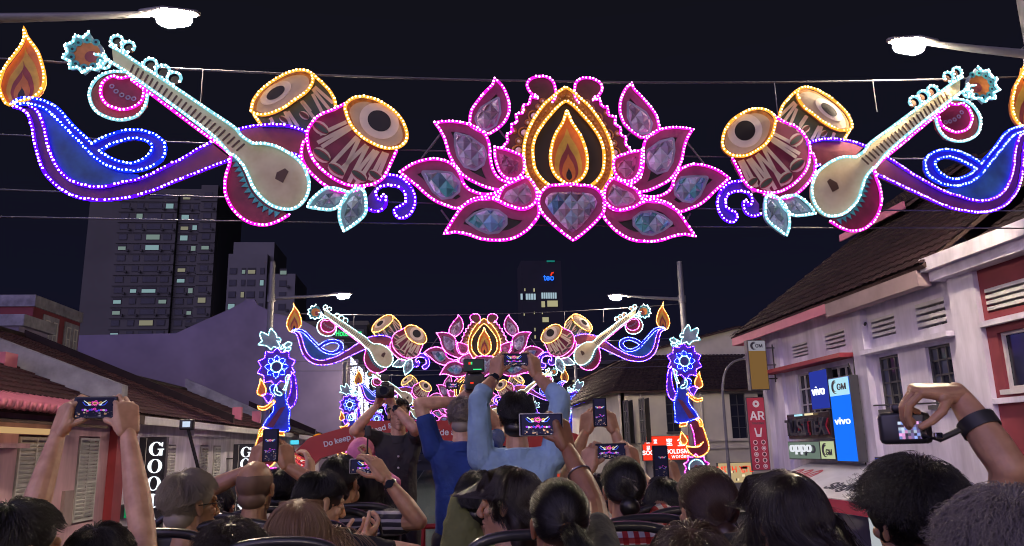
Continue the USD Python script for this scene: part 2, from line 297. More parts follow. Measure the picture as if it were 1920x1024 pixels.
def build_lamp(s):
    t = thing('oil_lamp_light', '', 'light display', (ARCH_X, ARCH_Y[0], 0), AROT); m = lambda p: mirror(p, s)
    fl = m(ZA(92,105, 100,135, 120,165, 145,200, 160,240, 172,290, 170,335, 150,370, 125,387, 80,400, 40,415, 20,410, 5,385, -8,345, 0,305, 15,265, 45,225, 75,185, 92,150))
    f = board('flame', 'board_orange', fl, t, .08); flame_boards(f, curve(fl, True, .05), y=.08); light_string('warm', fl, f, .03, True)
    top = ZA(40,415, 60,397, 90,388, 130,390, 180,403, 220,425, 250,455, 280,490, 310,520, 340,548, 365,572)
    loop = ZA(365,572, 400,553, 440,535, 490,520, 540,517, 590,525, 630,545, 655,570, 658,605, 645,635, 610,660, 560,678, 500,680, 450,668, 410,650, 370,622, 340,590, 310,560, 280,530, 240,490, 200,450, 160,425, 110,412, 60,412)
    inner = ZA(395,600, 430,580, 480,560, 530,550, 575,557, 603,575, 603,600, 580,628, 545,645, 510,650, 470,642, 430,625)
    up = ZA(110,415, 135,430, 155,465, 170,510, 180,560, 195,610, 220,660, 260,705, 310,730, 370,742, 430,738, 490,722, 540,713, 600,690, 660,660, 720,630, 780,595, 840,562)
    lo = ZA(45,420, 80,430, 105,455, 120,500, 130,560, 145,620, 165,675, 200,720, 250,760, 310,785, 380,795, 450,792, 530,780, 610,755, 690,722, 770,690, 850,658, 925,630)
    bowl = np.vstack([ZA(110,413, 160,425, 200,450, 240,490, 280,530, 310,560, 340,590, 370,622, 410,650, 450,668, 500,680, 545,690), up[:13][::-1]])
    b = obj('bowl', plate(poly(m(bowl)), .10, .03), 'board_teal', t)
    h = obj('handle', plate(poly(m(np.vstack([top, loop[1:]]))).difference(poly(m(inner))), .08, .03), 'board_indigo', t)
    light_string('blue', m(top), h, .03); light_string('blue', m(loop), h, .03); light_string('blue', m(inner), h, .03, True)
    rb = obj('rim_band', plate(poly(m(np.vstack([lo, up[::-1]]))), .12, .03), 'board_maroon', t)
    light_string('violet', m(up), rb, .06); light_string('violet', m(lo), rb, .06)
    e = m(ZB(100,410, 150,393, 220,383, 300,380, 360,388, 420,405, 452,425, 460,470, 425,540, 375,520, 300,505, 190,490))
    eb = obj('rim_band', plate(poly(e), .16, .03), 'board_red', t)
    light_string('violet', e[:7], eb, .1); light_string('violet', e[8:10], eb, .1)
    return t

def build_sitar(s):
    t = thing('string_instrument_light', '', 'light display', (ARCH_X, ARCH_Y[0], 0), AROT); m = lambda p: mirror(p, s)
    c = ZA(350,218)[0]; k = ZA(445,218)[0][0]-c[0]; n = 10
    ang = np.radians(-52+np.arange(2*n)*(360/(2*n))); rad = np.where(np.arange(2*n) % 2 == 0, k*1.0, k*.76)
    star = c+np.stack([rad*np.cos(-ang), rad*np.sin(-ang)], 1); star = star[3:-1]
    st = obj('headstock', plate(poly(m(star)).union(Point(*m([c])[0]).buffer(k*.72)), -.005, .03), 'board_silver', t); light_string('white', m(star), st, -.05, False, corner=20)
    obj('headstock_print', plate(Point(*m([c])[0]).buffer(k*.56), -.012, .005), 'board_orange', st)
    obj('headstock_print', plate(Point(*m([c+V([k*.18, -k*.12])])[0]).buffer(k*.27), -.018, .005), 'board_red', st)
    for q in range(9):
        a = math.radians(60+q*34); o = m([c+V([math.cos(a), math.sin(a)])*k*.66])[0]
        obj('headstock_dot', plate(Point(*o).buffer(k*.16), -.024, .004), 'board_aqua', st); obj('headstock_dot', plate(Point(*o).buffer(k*.06), -.029, .004), 'board_black', st)
    hook = m(ZA(385,225, 410,228, 432,245, 425,258, 408,275)); light_string('white', hook, st, -.05)
    top = np.vstack([ZA(448,192, 490,215, 560,262, 640,314, 740,380, 840,448, 940,515), ZB(140,455, 195,492)])
    bot = np.vstack([ZA(455,258, 520,302, 600,358, 700,430, 800,505, 870,562, 925,622), ZB(100,545)])
    body = ZB(195,492, 250,492, 310,508, 370,540, 420,580, 450,630, 463,690, 450,745, 420,785, 380,805, 330,803, 280,785, 230,745, 195,700, 170,640, 150,600, 130,575, 100,545)
    nk = obj('neck', plate(poly(m(np.vstack([top, bot[::-1]]))), -.006, .03), 'board_cream', t); light_string('white', m(top), nk, -.055); light_string('white', m(bot), nk, -.055)
    for q in range(24):
        f = .10+.88*q/23; i = f*6; a = ZA(490,215)[0]*(1-f)+ZB(175,485)[0]*f; b = ZA(470,268)[0]*(1-f)+ZB(105,545)[0]*f
        x = V([a*.78+b*.22, a*.3+b*.7]); obj('fret', plate(LineString(m(x)).buffer(.014), -.012, .005), 'board_brown', nk)
    bd = obj('body', plate(poly(m(curve(body, False, .05))), -.01, .03), 'board_cream', t); light_string('white', m(body), bd, -.06)
    obj('sound_hole', plate(poly(m(ZB(305,625, 345,605, 362,620, 335,675, 297,655))), -.016, .005), 'board_brown', bd)
    fr = curve(ZB(95,545, 130,600, 150,645, 175,705, 210,750, 260,792, 320,815), False, .085); tri = []
    for q in range(len(fr)-1):
        d = fr[q+1]-fr[q]; nrm = V([d[1], -d[0]]); nrm = nrm if nrm[0]+nrm[1]*.9 < 0 else -nrm
        obj('fringe', plate(poly(m([fr[q], fr[q+1], (fr[q]+fr[q+1])/2+nrm*1.1])), .012, .01), 'board_aqua', bd)
    gsh = ZB(85,545, 78,590, 62,640, 57,700, 68,750, 95,800, 140,845, 190,870, 250,877, 310,860, 365,828)
    sh = obj('gourd', plate(poly(m(np.vstack([gsh, ZB(330,803, 280,785, 230,745, 195,700, 170,640, 130,575)]))), .03, .03), 'board_wine', t); light_string('magenta', m(gsh), sh, -.02)
    light_string('magenta', m(ZA(530,325, 600,375, 700,450, 800,525, 880,583, 918,615)), nk, -.03)
    for x, y, r in ((472,170, 22), (518,195, 23), (605,265, 25), (655,292, 26), (700,320, 26), (425,262, 20)):
        o = ZA(x, y)[0]; R = r/2.1333/FPX*11.6; pg = obj('tuning_peg', plate(Point(*m([o])[0]).buffer(R*.62), -.002, .03), 'board_brown', t)
        a0 = math.radians(-60 if y < 262 or x > 500 else 120)
        ring = V([o+R*V([math.cos(a), math.sin(a)]) for a in a0+np.linspace(.45, 2*math.pi-.45, 14)])
        light_string('white', m(ring), pg, -.05, step=.058)
    og = m(ZA(505,287, 440,288, 390,312, 360,358, 360,400, 382,442, 430,470, 487,480, 545,465, 580,425, 592,370))
    ug = obj('upper_gourd', plate(poly(og), .05, .03), 'board_red', t); light_string('white', og, ug, 0)
    ap = m(ZA(520,305, 480,313, 450,302, 415,325, 402,365, 415,405, 450,430, 500,438, 550,420, 572,390, 572,350, 535,322))
    obj('gourd_print', plate(poly(ap), .044, .004), 'board_wine', ug); light_string('magenta', ap, ug, 0)
    for x, y in ((443,340), (460,360), (483,375), (508,385), (531,390)):
        o = m(ZA(x, y))[0]; obj('gourd_dot', plate(Point(*o).buffer(.035).difference(Point(*o).buffer(.018)), .039, .004), 'board_silver', ug)
    return t

def ell(cx, cy, a, b, deg, n=28):
    k = np.arange(n)*2*math.pi/n; c, s_ = math.cos(math.radians(deg)), math.sin(math.radians(deg))
    return np.stack([cx+a*np.cos(k)*c-b*np.sin(k)*s_, cy+a*np.cos(k)*s_+b*np.sin(k)*c], 1)
def build_drum(s, big):
    t = thing('drum_light', '', 'light display', (ARCH_X, ARCH_Y[0], 0), AROT); m = lambda p: mirror(p, s); Z = lambda a: ZB(*np.asarray(a).ravel())
    if big:
        y0 = -.02
        rim = ZB(635,315, 640,350, 660,400, 700,450, 760,490, 820,515, 880,515, 920,490, 930,450, 910,390, 870,340, 820,305, 770,280, 710,270, 660,285)
        bodyl = ZB(632,300, 580,328, 520,350, 485,380, 455,430, 455,480, 465,530, 490,580, 540,630, 600,670, 660,692, 720,693, 780,680, 820,650, 850,590, 880,525)
        out2 = ZB(447,470, 430,490, 424,540, 440,590, 480,640, 540,690, 600,715, 670,720, 725,700)
        bd = obj('drum_body', plate(poly(m(bodyl)), y0+.03, .03), 'board_wine', t); light_string('magenta', m(bodyl), bd, y0-.03)
        b2 = obj('base_ring', plate(poly(m(np.vstack([out2, ZB(720,693, 660,692, 600,670, 540,630, 490,580, 465,530, 455,480)]))), y0+.05, .02), 'board_maroon', t); light_string('magenta', m(out2), b2, y0-.01)
        straps = [(655,400, 500,480), (660,410, 520,500), (690,450, 560,590), (700,460, 610,650), (735,490, 610,610), (740,495, 650,670), (775,515, 690,620), (790,520, 680,690), (820,525, 750,660), (835,530, 770,690), (640,380, 510,440)]
        rolls = [(515,410, 30), (520,540, 32), (590,610, 30), (700,640, 28), (780,640, 26)]
        patch, head, w = ell(797,380, 58,48, 30), 'board_head', 11
    else:
        y0 = .12
        rim = ZB(178,320, 185,275, 215,230, 260,190, 310,158, 370,130, 425,122, 465,135, 475,160, 470,190, 440,230, 390,265, 340,300, 290,325, 240,338, 195,332)
        bodyl = ZB(475,140, 520,180, 560,225, 582,275, 583,325, 470,400, 225,385, 190,335)
        bd = obj('drum_body', plate(poly(m(bodyl)), y0+.03, .03), 'board_green', t); light_string('warm', m(bodyl[:5]), bd, y0-.03); light_string('warm', m(bodyl[6:]), bd, y0-.03)
        straps = [(415,260, 490,360), (420,260, 460,310), (470,200, 560,310), (480,190, 570,270), (335,310, 370,385), (350,310, 400,385), (265,340, 285,380), (470,225, 525,330)]
        rolls = [(330,350, 16), (430,330, 18)]
        patch, head, w = ell(293,225, 50,24, -33), 'board_head', 9
    for x0, ya, x1, yb in straps:
        obj('strap', plate(LineString(m(ZB(x0, ya, x1, yb))).buffer(w*.0027, cap_style=2), y0+.022, .006), 'board_strap', bd)
    for x, y, r in rolls:
        for kx, mn, q in ((1, 'board_strap', .0), (.62, 'board_red', .004), (.4, 'board_green' if big else 'board_brown', .008)):
            obj('tuning_block', plate(poly(m(Z(ell(x, y, r*1.5, r*kx, 35, 12)))), y0+.016-q, .004), mn, bd)
    g = poly(curve(m(rim), True, .05)); hd = obj('drum_head', plate(g, y0, .02), 'board_gold', t)
    obj('drum_skin', plate(affinity.scale(g, .86, .86), y0-.006, .005), head, hd); obj('drum_skin', plate(affinity.scale(poly(m(Z(patch))), 1.7, 1.7), y0-.011, .004), 'board_pearl', hd)
    obj('drum_patch', plate(poly(m(Z(patch))), y0-.016, .004), 'board_black', hd); light_string('warm', m(rim), hd, y0-.06, True)
    return t
def build_leaves(s):
    t = thing('leaf_light', '', 'light display', (ARCH_X, ARCH_Y[0], 0), AROT)
    for k, (q, y) in enumerate(((ZB(455,795, 470,765, 500,735, 545,705, 600,708, 650,725, 625,770, 590,800, 550,808), -.0), (ZB(630,915, 610,860, 612,800, 640,745, 690,708, 725,718, 735,770, 732,830, 690,875), -.05))):
        q = mirror(q, s); b = board('leaf', 'board_silver', q, t, y); gem(V(poly(curve(q, True, .05)).buffer(-.06).exterior.coords), y-.006, b, PALE[:2]+[(.22, .27, .33), (.3, .36, .4)], 60+k, .2); light_string('white', q, b, y-.06, True)
    return t
def build_scroll(s):
    t = thing('scroll_light', '', 'light display', (ARCH_X, ARCH_Y[0], 0), AROT); m = lambda p: mirror(p, s)
    o = ZB(830,630, 890,640, 940,680, 965,730, 965,780, 940,825, 900,842, 870,825, 868,795, 900,780, 925,765, 920,720, 890,690, 840,682, 800,690, 780,715, 785,742, 803,757, 810,725, 828,735, 830,765, 815,795, 780,808, 740,795)
    b = obj('scroll', plate(poly(m(np.vstack([o, ZB(735,740, 800,650)]))), .08, .02), 'board_purple', t); light_string('violet', m(o), b, .03); return t
NTH = ['nearest', 'second nearest', 'third', 'fourth', 'farthest']
def put_all():
    made = [('lotus', build_lotus(), 'pink lotus light with a gold flame at its heart, %s arch', 'lotus lights down the street')]
    for s, side in ((1, 'left'), (-1, 'right')):
        made += [('lamp', build_lamp(s), 'blue and violet oil lamp light with orange flame at the %s end, %%s arch' % side, 'oil lamp lights'),
                 ('sitar', build_sitar(s), 'white outlined long necked string instrument light on the %s half, %%s arch' % side, 'string instrument lights'),
                 ('drum', build_drum(s, True), 'larger drum light with magenta body and yellow rim on the %s half, %%s arch' % side, 'drum lights'),
                 ('drum', build_drum(s, False), 'smaller green drum light with yellow rim, behind the magenta drum, %s half, %%s arch' % side, 'drum lights'),
                 ('leaf', build_leaves(s), 'pair of white outlined crystal leaves hanging under the %s magenta drum, %%s arch' % side, 'leaf lights'),
                 ('scroll', build_scroll(s), 'violet curling scroll light between lotus and %s magenta drum on the %%s arch' % side, 'scroll lights')]
    for _, p, lab, grp in made: tag(stage.GetPrimAtPath(p), lab % NTH[0], None, grp)
    for k in range(1, len(ARCH_Y)):
        for _, p, lab, grp in made: copy(p, lab % NTH[k], (ARCH_X, ARCH_Y[k], 0), AROT, grp)
put_all()
# cables that carry the arches
for k, y in enumerate(ARCH_Y):
    for nm, zs, sag in (('top', (9.40, 9.75), .25), ('middle', (8.25, 8.25), .12), ('lower', (7.45, 7.35), .1), ('lowest', (7.05, 7.05), .05)):
        if k > 2 and nm != 'top': continue
        x = np.linspace(-6.7, 10.5, 24); z = np.interp(x, [-6.7, 10.5], zs)-sag*(1-((x-1.95)/8.6)**2)
        p = obj('support_cable', sweep(np.stack([x, np.full(24, y+.2)+ATILT*(x-1.95), z], 1), .012 if nm != 'top' else .018, 5), 'steel', '/World', True)
        tag(stage.GetPrimAtPath(p), '%s steel cable carrying the %s arch of lights across the street' % (nm, NTH[k]), 'cable', 'cables across the street')
        if nm == 'top':
            for u in (-3.4, -1.9, 5.4, 7.1): obj('hanger', sweep(V([[u, y+.19+ATILT*(u-1.95), np.interp(u, x, z)], [u, y+.19+ATILT*(u-1.95), np.interp(u, x, z)-.55]]), .010, 5), 'steel', p)
# ------------------------------------------------------------------ street lamps: each a pole, an arm and a lit head
mat('pole_paint', (.13, .13, .15), .5, .2, 2); mat('lamp_shell', (.16, .16, .17), .4, .1, 4)
glow('lamp_light', (1.0, .80, .56), LAMP)
def street_lamp(px, y, hx, hz, label, topz=11.55, first=[None]):
    t = thing('street_lamp', label, 'street lamp', (px, y, 0), 0, 'street lamps along the road'); d = 1 if hx > px else -1; L = abs(hx-px)
    obj('pole', sweep(V([[0, 0, 0], [0, 0, 4], [0, 0, topz]]), [.19, .16, .11], 14), 'pole_paint', t, 40)
    obj('collar', sweep(V([[0, 0, hz-.25], [0, 0, hz+.05]]), .17, 14), 'pole_paint', t, 40)
    obj('arm', sweep(V([[0, 0, hz-.1], [d*L*.5, 0, hz-.02], [d*(L-.3), 0, hz+.06]]), [.075, .06, .045], 10), 'lamp_shell', t, 40)
    h = Manifold.batch_hull([Manifold.sphere(r, 14).scale([1, .75, .5]).translate([d*x, 0, hz+.09]) for x, r in ((L-.38, .09), (L-.1, .17), (L+.33, .10))])
    hp = obj('lamp_head', h, 'lamp_shell', t, 40)
    g = Manifold.batch_hull([Manifold.sphere(r, 12).scale([1, .9, .85]).translate([d*x, 0, hz+.0]) for x, r in ((L-.04, .17), (L+.18, .14))])
    obj('lamp_glass', g, 'lamp_light', hp, True); return t
for y, wh in ((-17.5, 'behind the crowd'), (10.7, 'at the nearest arch'), (31.87, 'at the second nearest arch'), (58.3, 'at the third arch'), (84.5, 'at the fourth arch')):
    street_lamp(-6.75, y, -3.9, 10.1, 'grey street lamp on the left kerb %s, arm over the road' % wh)
    street_lamp(10.5 if y > 23 else 9.76, y, 7.65, 9.98, 'grey street lamp on the right kerb %s, arm over the road' % wh)
# ------------------------------------------------------------------ ground
mat('asphalt', (.055, .055, .058), .75, .25, 3, .25); mat('paving', (.20, .19, .18), .8, .2, 2.5, .2); mat('road_paint', (.7, .7, .66), .7, .1, 5); mat('far_ground', (.04, .04, .045), .9, .2, .2)
struct('ground', bx(-700, 700, -60, 900, -.30, -.02), 'far_ground')
struct('road', bx(-6.2, 9.0, -40, 320, -.2, 0), 'asphalt')
struct('side_street', bx(9.0, 60, 24.2, 40.2, -.2, 0), 'asphalt')
struct('pavement', bx(-10, -6.2, -40, 320, -.2, .12), 'paving')
struct('pavement', bx(9.0, 11, -40, 24.2, -.2, .12), 'paving'); struct('pavement', bx(9.0, 11, 40.2, 320, -.2, .12), 'paving')
struct('lane_marking', cat_([bx(x-.06, x+.06, y, y+2, 0, .004) for x in (-2.6, 1.2, 5.0) for y in np.arange(-20, 160, 4.5)]), 'road_paint')
# ------------------------------------------------------------------ helpers for buildings
def m3(way, c, s0, s1, o0, o1, z0, z1):
    """Box on a wall: s along it, o outwards from the plane c."""
    if way == 'w': return bx(c-o1, c-o0, s0, s1, z0, z1)
    if way == 'e': return bx(c+o0, c+o1, s0, s1, z0, z1)
    return bx(s0, s1, c-o1, c-o0, z0, z1)
def wall(parent, way, c, outline, holes, material, thick=.25, name='wall'):
    g = sbox(*outline)
    for h in holes: g = g.difference(sbox(*h))
    ms = []
    for q in getattr(g, 'geoms', [g]):
        m = trimesh.creation.extrude_polygon(q, thick, engine='earcut'); v = m.vertices
        w = {'w': np.stack([c+v[:, 2], v[:, 0], v[:, 1]], 1), 'e': np.stack([c-v[:, 2], v[:, 0], v[:, 1]], 1), 's': np.stack([v[:, 0], c+v[:, 2], v[:, 1]], 1)}[way]
        ms.append(trimesh.Trimesh(w, m.faces, process=False))
    return obj(name, cat_(ms), material, parent)
mat('frame_white', (.55, .54, .56), .5, .1, 5); mat('frame_dark', (.06, .06, .065), .5, .1, 5); mat('dark_room', (.015, .014, .02), .9, .2, 2)
def pane_mat(name, tint, emit=0.):
    if name not in MATS:
        MATS[name] = usdkit.material(stage, '/World/Looks/'+name, {'p': ('principled_bsdf', {'base_color': tint, 'roughness': .08, 'emission_color': tint, 'emission_strength': emit})}, [], surface='p.BSDF')
    return name
pane_mat('night_glass', (.02, .022, .035)); pane_mat('frosted_glass', (.09, .10, .16))
def window(parent, way, c, s0, z0, s1, z1, cols, rows, frame='frame_white', pane='night_glass', bar=.035, recess=.1, sill=True, name='window'):
    if s0 > s1: s0, s1 = s1, s0
    ms = [m3(way, c, s0, s0+bar*1.5, -recess-.05, -recess+.03, z0, z1), m3(way, c, s1-bar*1.5, s1, -recess-.05, -recess+.03, z0, z1), m3(way, c, s0+bar*1.5, s1-bar*1.5, -recess-.05, -recess+.03, z1-bar*1.5, z1), m3(way, c, s0+bar*1.5, s1-bar*1.5, -recess-.05, -recess+.03, z0, z0+bar*1.5)]
    S = np.linspace(s0, s1, cols+1); Zz = np.linspace(z0, z1, rows+1)
    ms += [m3(way, c, s-bar/2, s+bar/2, -recess-.04, -recess+.02, z0+bar*1.5, z1-bar*1.5) for s in S[1:-1]]
    ms += [m3(way, c, s0+bar*1.5, s1-bar*1.5, -recess-.035, -recess+.015, z-bar/2, z+bar/2) for z in Zz[1:-1]]
    w = obj(name, cat_(ms), frame, parent)
    for i in range(cols):
        for j in range(rows):
            pm = pane if isinstance(pane, str) else pane[(i*7+j*3) % len(pane)]
            obj('pane', m3(way, c, S[i]+.002, S[i+1]-.002, -recess-.03, -recess-.02, Zz[j]+.002, Zz[j+1]-.002), pm, w)
    obj('back', m3(way, c, s0, s1, -.4, -.38, z0, z1), 'dark_room', w)
    if sill: obj('sill', m3(way, c, s0-.06, s1+.06, -.02, .08, z0-.09, z0-.003), frame, w)
    return w
def vent(parent, way, c, s0, z0, s1, z1, n, m, split=True):
    v = obj('vent', m3(way, c, s0, s1, -.32, -.30, z0, z1), 'dark_room', parent); h = (z1-z0)/n
    for k in range(n): obj('slat', m3(way, c, s0, s1, -.16, .004, z0+h*k+h*.42, z0+h*(k+1)), m, v)
    if split: obj('post', m3(way, c, (s0+s1)/2-.03, (s0+s1)/2+.03, -.2, -.165, z0, z1), m, v)
def shutter(parent, way, c, s0, z0, s1, z1, n, leaves=2, m='frame_white'):
    sh = obj('shutter', cat_([m3(way, c, s, s+.06, -.04, .03, z0, z1) for s in np.linspace(s0, s1-.06, leaves+1)]+[m3(way, c, s0+.06, s1-.06, -.04, .025, z, z+.07) for z in (z0, (z0*.55+z1*.45), z1-.07)]+[m3(way, c, s0, s1, -.12, -.1, z0, z1)]), m, parent)
    S = np.linspace(s0, s1-.06, leaves+1)
    for l in range(leaves):
        for k in range(n):
            zc = z0+.09+(z1-z0-.2)*(k+.5)/n; hh = (z1-z0)/n*.30; b = m3(way, 0, S[l]+.062, S[l+1]-.002, -.035, .02, -hh, hh)
            a = trimesh.transformations.rotation_matrix(.5 if way == 'e' else -.5, [0, 1, 0]); b.apply_transform(a); b.apply_translation([c, 0, zc] if way in 'we' else [0, c, zc])
            obj('slat', b, m, sh)
def tiled_roof(parent, e0, e1, r0, r1, material, pitch=.26, course=.38, name='roof', thick=.0, amp=.034):
    """Barrel tiles between an eave (e0-e1) and a ridge (r0-r1)."""
    e0, e1, r0, r1 = map(V, (e0, e1, r0, r1)); L = np.linalg.norm(e1-e0); H = np.linalg.norm(r0-e0)
    nc = max(2, int(L/pitch))*5+1; nr = max(1, int(H/course)); nrm = np.cross(e1-e0, r0-e0); nrm = nrm/np.linalg.norm(nrm); nrm *= np.sign(nrm[2])
    s = np.linspace(0, 1, nc); ph = np.abs(np.sin(np.pi*np.arange(nc)/5)); t = np.repeat(np.arange(nr+1)/nr, 2)[1:-1]; lift = np.tile([.035, 0.], nr)
    S, T = np.meshgrid(s, t, indexing='ij'); base = ((e0*(1-S[..., None])+e1*S[..., None])*(1-T[..., None])+(r0*(1-S[..., None])+r1*S[..., None])*T[..., None])
    jit = .010*(meshkit.noise(base*3.1)-.5)*2
    v = base+nrm*(ph[:, None]*amp+lift[None]+jit)[..., None]; k = len(t)
    i, j = np.meshgrid(np.arange(nc-1), np.arange(k-1), indexing='ij'); q = np.stack([i*k+j, (i+1)*k+j, (i+1)*k+j+1, i*k+j+1], -1).reshape(-1, 4)
    f = np.vstack([q[:, [0, 1, 2]], q[:, [0, 2, 3]]])
    p = obj(name, trimesh.Trimesh(v.reshape(-1, 3), f, process=False), material, parent, 35)
    m = trimesh.Trimesh(V([e0, e1, r1, r0, e0-nrm*.08, e1-nrm*.08, r1-nrm*.08, r0-nrm*.08])-nrm*.012, [[0, 1, 2], [0, 2, 3], [4, 6, 5], [4, 7, 6], [0, 4, 5], [0, 5, 1], [1, 5, 6], [1, 6, 2], [2, 6, 7], [2, 7, 3], [3, 7, 4], [3, 4, 0]], process=False)
    obj('roof_boards', m, 'roof_under', p); return p
def prism(outline, way, c, d):
    m = trimesh.creation.extrude_polygon(Polygon(outline), d, engine='earcut'); v = m.vertices
    return trimesh.Trimesh({'s': np.stack([v[:, 0], c+v[:, 2], v[:, 1]], 1), 'w': np.stack([c+v[:, 2], v[:, 0], v[:, 1]], 1)}[way], m.faces, process=False)
mat('wall_white', (.62, .58, .72), .8, .26, 1.3, .25, c2=(.78, .74, .88), stretch=(1.6, 1.6, .35)); mat('wall_cream', (.52, .49, .40), .8, .12, .8, .15); mat('wall_pink', (.58, .36, .45), .8, .25, 1.2, .25, stretch=(1.6, 1.6, .4)); mat('wall_maroon', (.21, .035, .05), .75, .15, 1.2, .15)  # white walls, and partly the pink, hold the lights' violet spill in their colour
mat('wall_lilac', (.24, .205, .33), .85, .28, .16, .15); mat('tile_red', (.021, .005, .009), .8, .45, 2.2); mat('tile_dark', (.016, .006, .009), .85, .4, 2.0); mat('tile_old', (.055, .014, .020), .85, .4, 2.0); mat('roof_under', (.07, .04, .035), .9, .2, 2)  # gable tint is the arches' purple light, put into the wall colour
mat('fascia_pink', (.55, .16, .25), .7, .12, 1.5); mat('fascia_grey', (.30, .22, .24), .8, .2, 1.2); mat('red_trim', (.35, .04, .06), .6, .15, 2); mat('coping_grey', (.27, .27, .33), .85, .35, 1.5, .2); mat('tower_grey', (.135, .13, .115), .9, .12, .08); mat('tower_dark', (.085, .083, .078), .9, .12, .08)
mat('pipe_black', (.02, .02, .02), .5, .1, 4)
# ------------------------------------------------------------------ right: white shophouse
b = thing('white_shophouse', 'white two storey shophouse with pink fascia, louvred vents and phone signs', 'building', (0, 0, 0), 0, None)
Y0, Y1 = 13.85, 23.0; X = 10.0
holesR = [(15.0, 5.0-.55, 14.22, 5.62), (16.82, 4.45, 15.98, 5.62), (20.95, 4.35, 18.0, 5.62), (20.95, 6.08, 20.05, 6.45), (19.05, 6.06, 18.08, 6.50), (16.86, 6.05, 15.93, 6.50), (15.14, 6.0, 14.2, 6.53), (15.6, .2, 14.4, 2.75), (21.5, .2, 16.6, 2.75)]
holesR = [(min(a, c), z0, max(a, c), z1) for a, z0, c, z1 in holesR]
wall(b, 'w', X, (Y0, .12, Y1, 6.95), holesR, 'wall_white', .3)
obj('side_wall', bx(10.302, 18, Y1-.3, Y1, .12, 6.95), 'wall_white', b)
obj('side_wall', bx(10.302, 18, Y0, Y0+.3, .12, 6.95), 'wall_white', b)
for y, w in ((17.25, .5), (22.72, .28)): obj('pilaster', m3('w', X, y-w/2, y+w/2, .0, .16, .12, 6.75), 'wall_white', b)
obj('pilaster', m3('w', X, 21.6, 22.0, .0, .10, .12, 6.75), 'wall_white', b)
window(b, 'w', X, 15.0, 4.45, 14.22, 5.62, 3, 4, 'frame_dark', ['night_glass', 'frosted_glass'])
window(b, 'w', X, 16.82, 4.45, 15.98, 5.62, 3, 4, 'frame_dark', ['frosted_glass', 'night_glass', 'frosted_glass'])
window(b, 'w', X, 20.95, 4.35, 19.5, 5.62, 4, 3, 'frame_white', 'night_glass'); window(b, 'w', X, 19.5, 4.35, 18.0, 5.62, 4, 3, 'frame_white', 'night_glass')
for a, z0, c, z1 in holesR[3:7]: vent(b, 'w', X, a, z0, c, z1, 4, 'frame_white')
obj('ledge', m3('w', X, Y0+.02, 17.0, .0, .28, 5.70, 5.80), 'wall_white', b); obj('ledge', m3('w', X, 17.6, 22.3, .0, .45, 5.74, 5.84), 'red_trim', b)
obj('fascia', m3('w', X, 17.9, 24.0, .46, .52, 6.84, 7.13), 'fascia_pink', b); obj('fascia', m3('w', X, 24.002, 24.06, -8, .52, 6.84, 7.13), 'fascia_pink', b)
obj('fascia', m3('w', X, 14.15, 17.89, .24, .52, 6.74, 7.06), 'fascia_grey', b)
obj('soffit', m3('w', X, 14.15, 24.0, .0, .238, 6.952, 6.99), 'wall_white', b)
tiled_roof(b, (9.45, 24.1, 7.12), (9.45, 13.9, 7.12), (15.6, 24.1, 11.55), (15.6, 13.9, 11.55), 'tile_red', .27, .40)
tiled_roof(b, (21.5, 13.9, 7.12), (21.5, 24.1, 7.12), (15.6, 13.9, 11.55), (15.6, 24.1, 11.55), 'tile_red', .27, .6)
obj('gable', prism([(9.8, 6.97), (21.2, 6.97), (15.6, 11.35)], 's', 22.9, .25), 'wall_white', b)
obj('ridge_tile', sweep(V([[15.6, 13.9, 11.6], [15.6, 24.15, 11.6]]), .13, 8), 'tile_dark', b, True)
jr = obj('roof_lantern', cat_([bx(13.95, 15.5, 20.2, 23.1, 9.6, 10.35)]), 'tile_dark', b)
tiled_roof(jr, (13.3, 23.5, 10.32), (13.3, 19.9, 10.32), (15.7, 23.5, 11.9), (15.7, 19.9, 11.9), 'tile_red', .27, .4)
obj('lantern_fascia', bx(13.22, 13.28, 19.9, 23.5, 10.18, 10.40), 'fascia_pink', jr)
for y in np.linspace(20.45, 22.95, 4)[::-1]: obj('mullion', bx(13.88, 13.945, y-.035, y+.035, 9.65, 10.3), 'frame_white', jr)
obj('lantern_sill', bx(13.85, 13.945, 20.3, 23.1, 9.56, 9.64), 'frame_white', jr); obj('lantern_glass', bx(13.90, 13.94, 20.49, 22.92, 9.65, 10.3), 'night_glass', jr)
obj('downpipe', sweep(V([[9.9, 17.62, .2], [9.9, 17.62, 5.4], [9.93, 17.6, 6.0], [9.93, 16.95, 6.45]]), .03, 6), 'pipe_black', b, True)
for p3 in ([(9.86, 17.8, 5.6), (9.88, 17.6, 4.9), (9.9, 17.45, 3.4)], [(9.9, 17.0, 4.55), (9.9, 16.9, 4.55), (9.92, 13.9, 4.45)]): obj('wire', sweep(V(p3), .018, 5), 'pipe_black', b, True)
# ------------------------------------------------------------------ right: maroon shophouse
b = thing('maroon_shophouse', 'maroon painted shophouse with white cornice and pilaster at the right edge', 'building', (0, 0, 0), 0, None)
wall(b, 'w', X-.04, (3.0, .12, 13.1, 6.8), [(11.0, 4.6, 12.84, 5.6), (11.2, 5.98, 12.98, 6.42), (6.0, 4.6, 8.0, 5.6), (5.9, 5.98, 8.2, 6.42)], 'wall_maroon', .3)
window(b, 'w', X-.04, 11.0, 4.6, 12.84, 5.6, 3, 1, 'frame_white'); window(b, 'w', X-.04, 6.0, 4.6, 8.0, 5.6, 3, 1, 'frame_white')
vent(b, 'w', X-.04, 11.2, 5.98, 12.98, 6.42, 4, 'frame_white', False); vent(b, 'w', X-.04, 5.9, 5.98, 8.2, 6.42, 4, 'frame_white', False)
obj('pilaster', m3('w', X-.04, 13.1, 13.83, -.2, .10, .12, 6.8), 'wall_white', b)
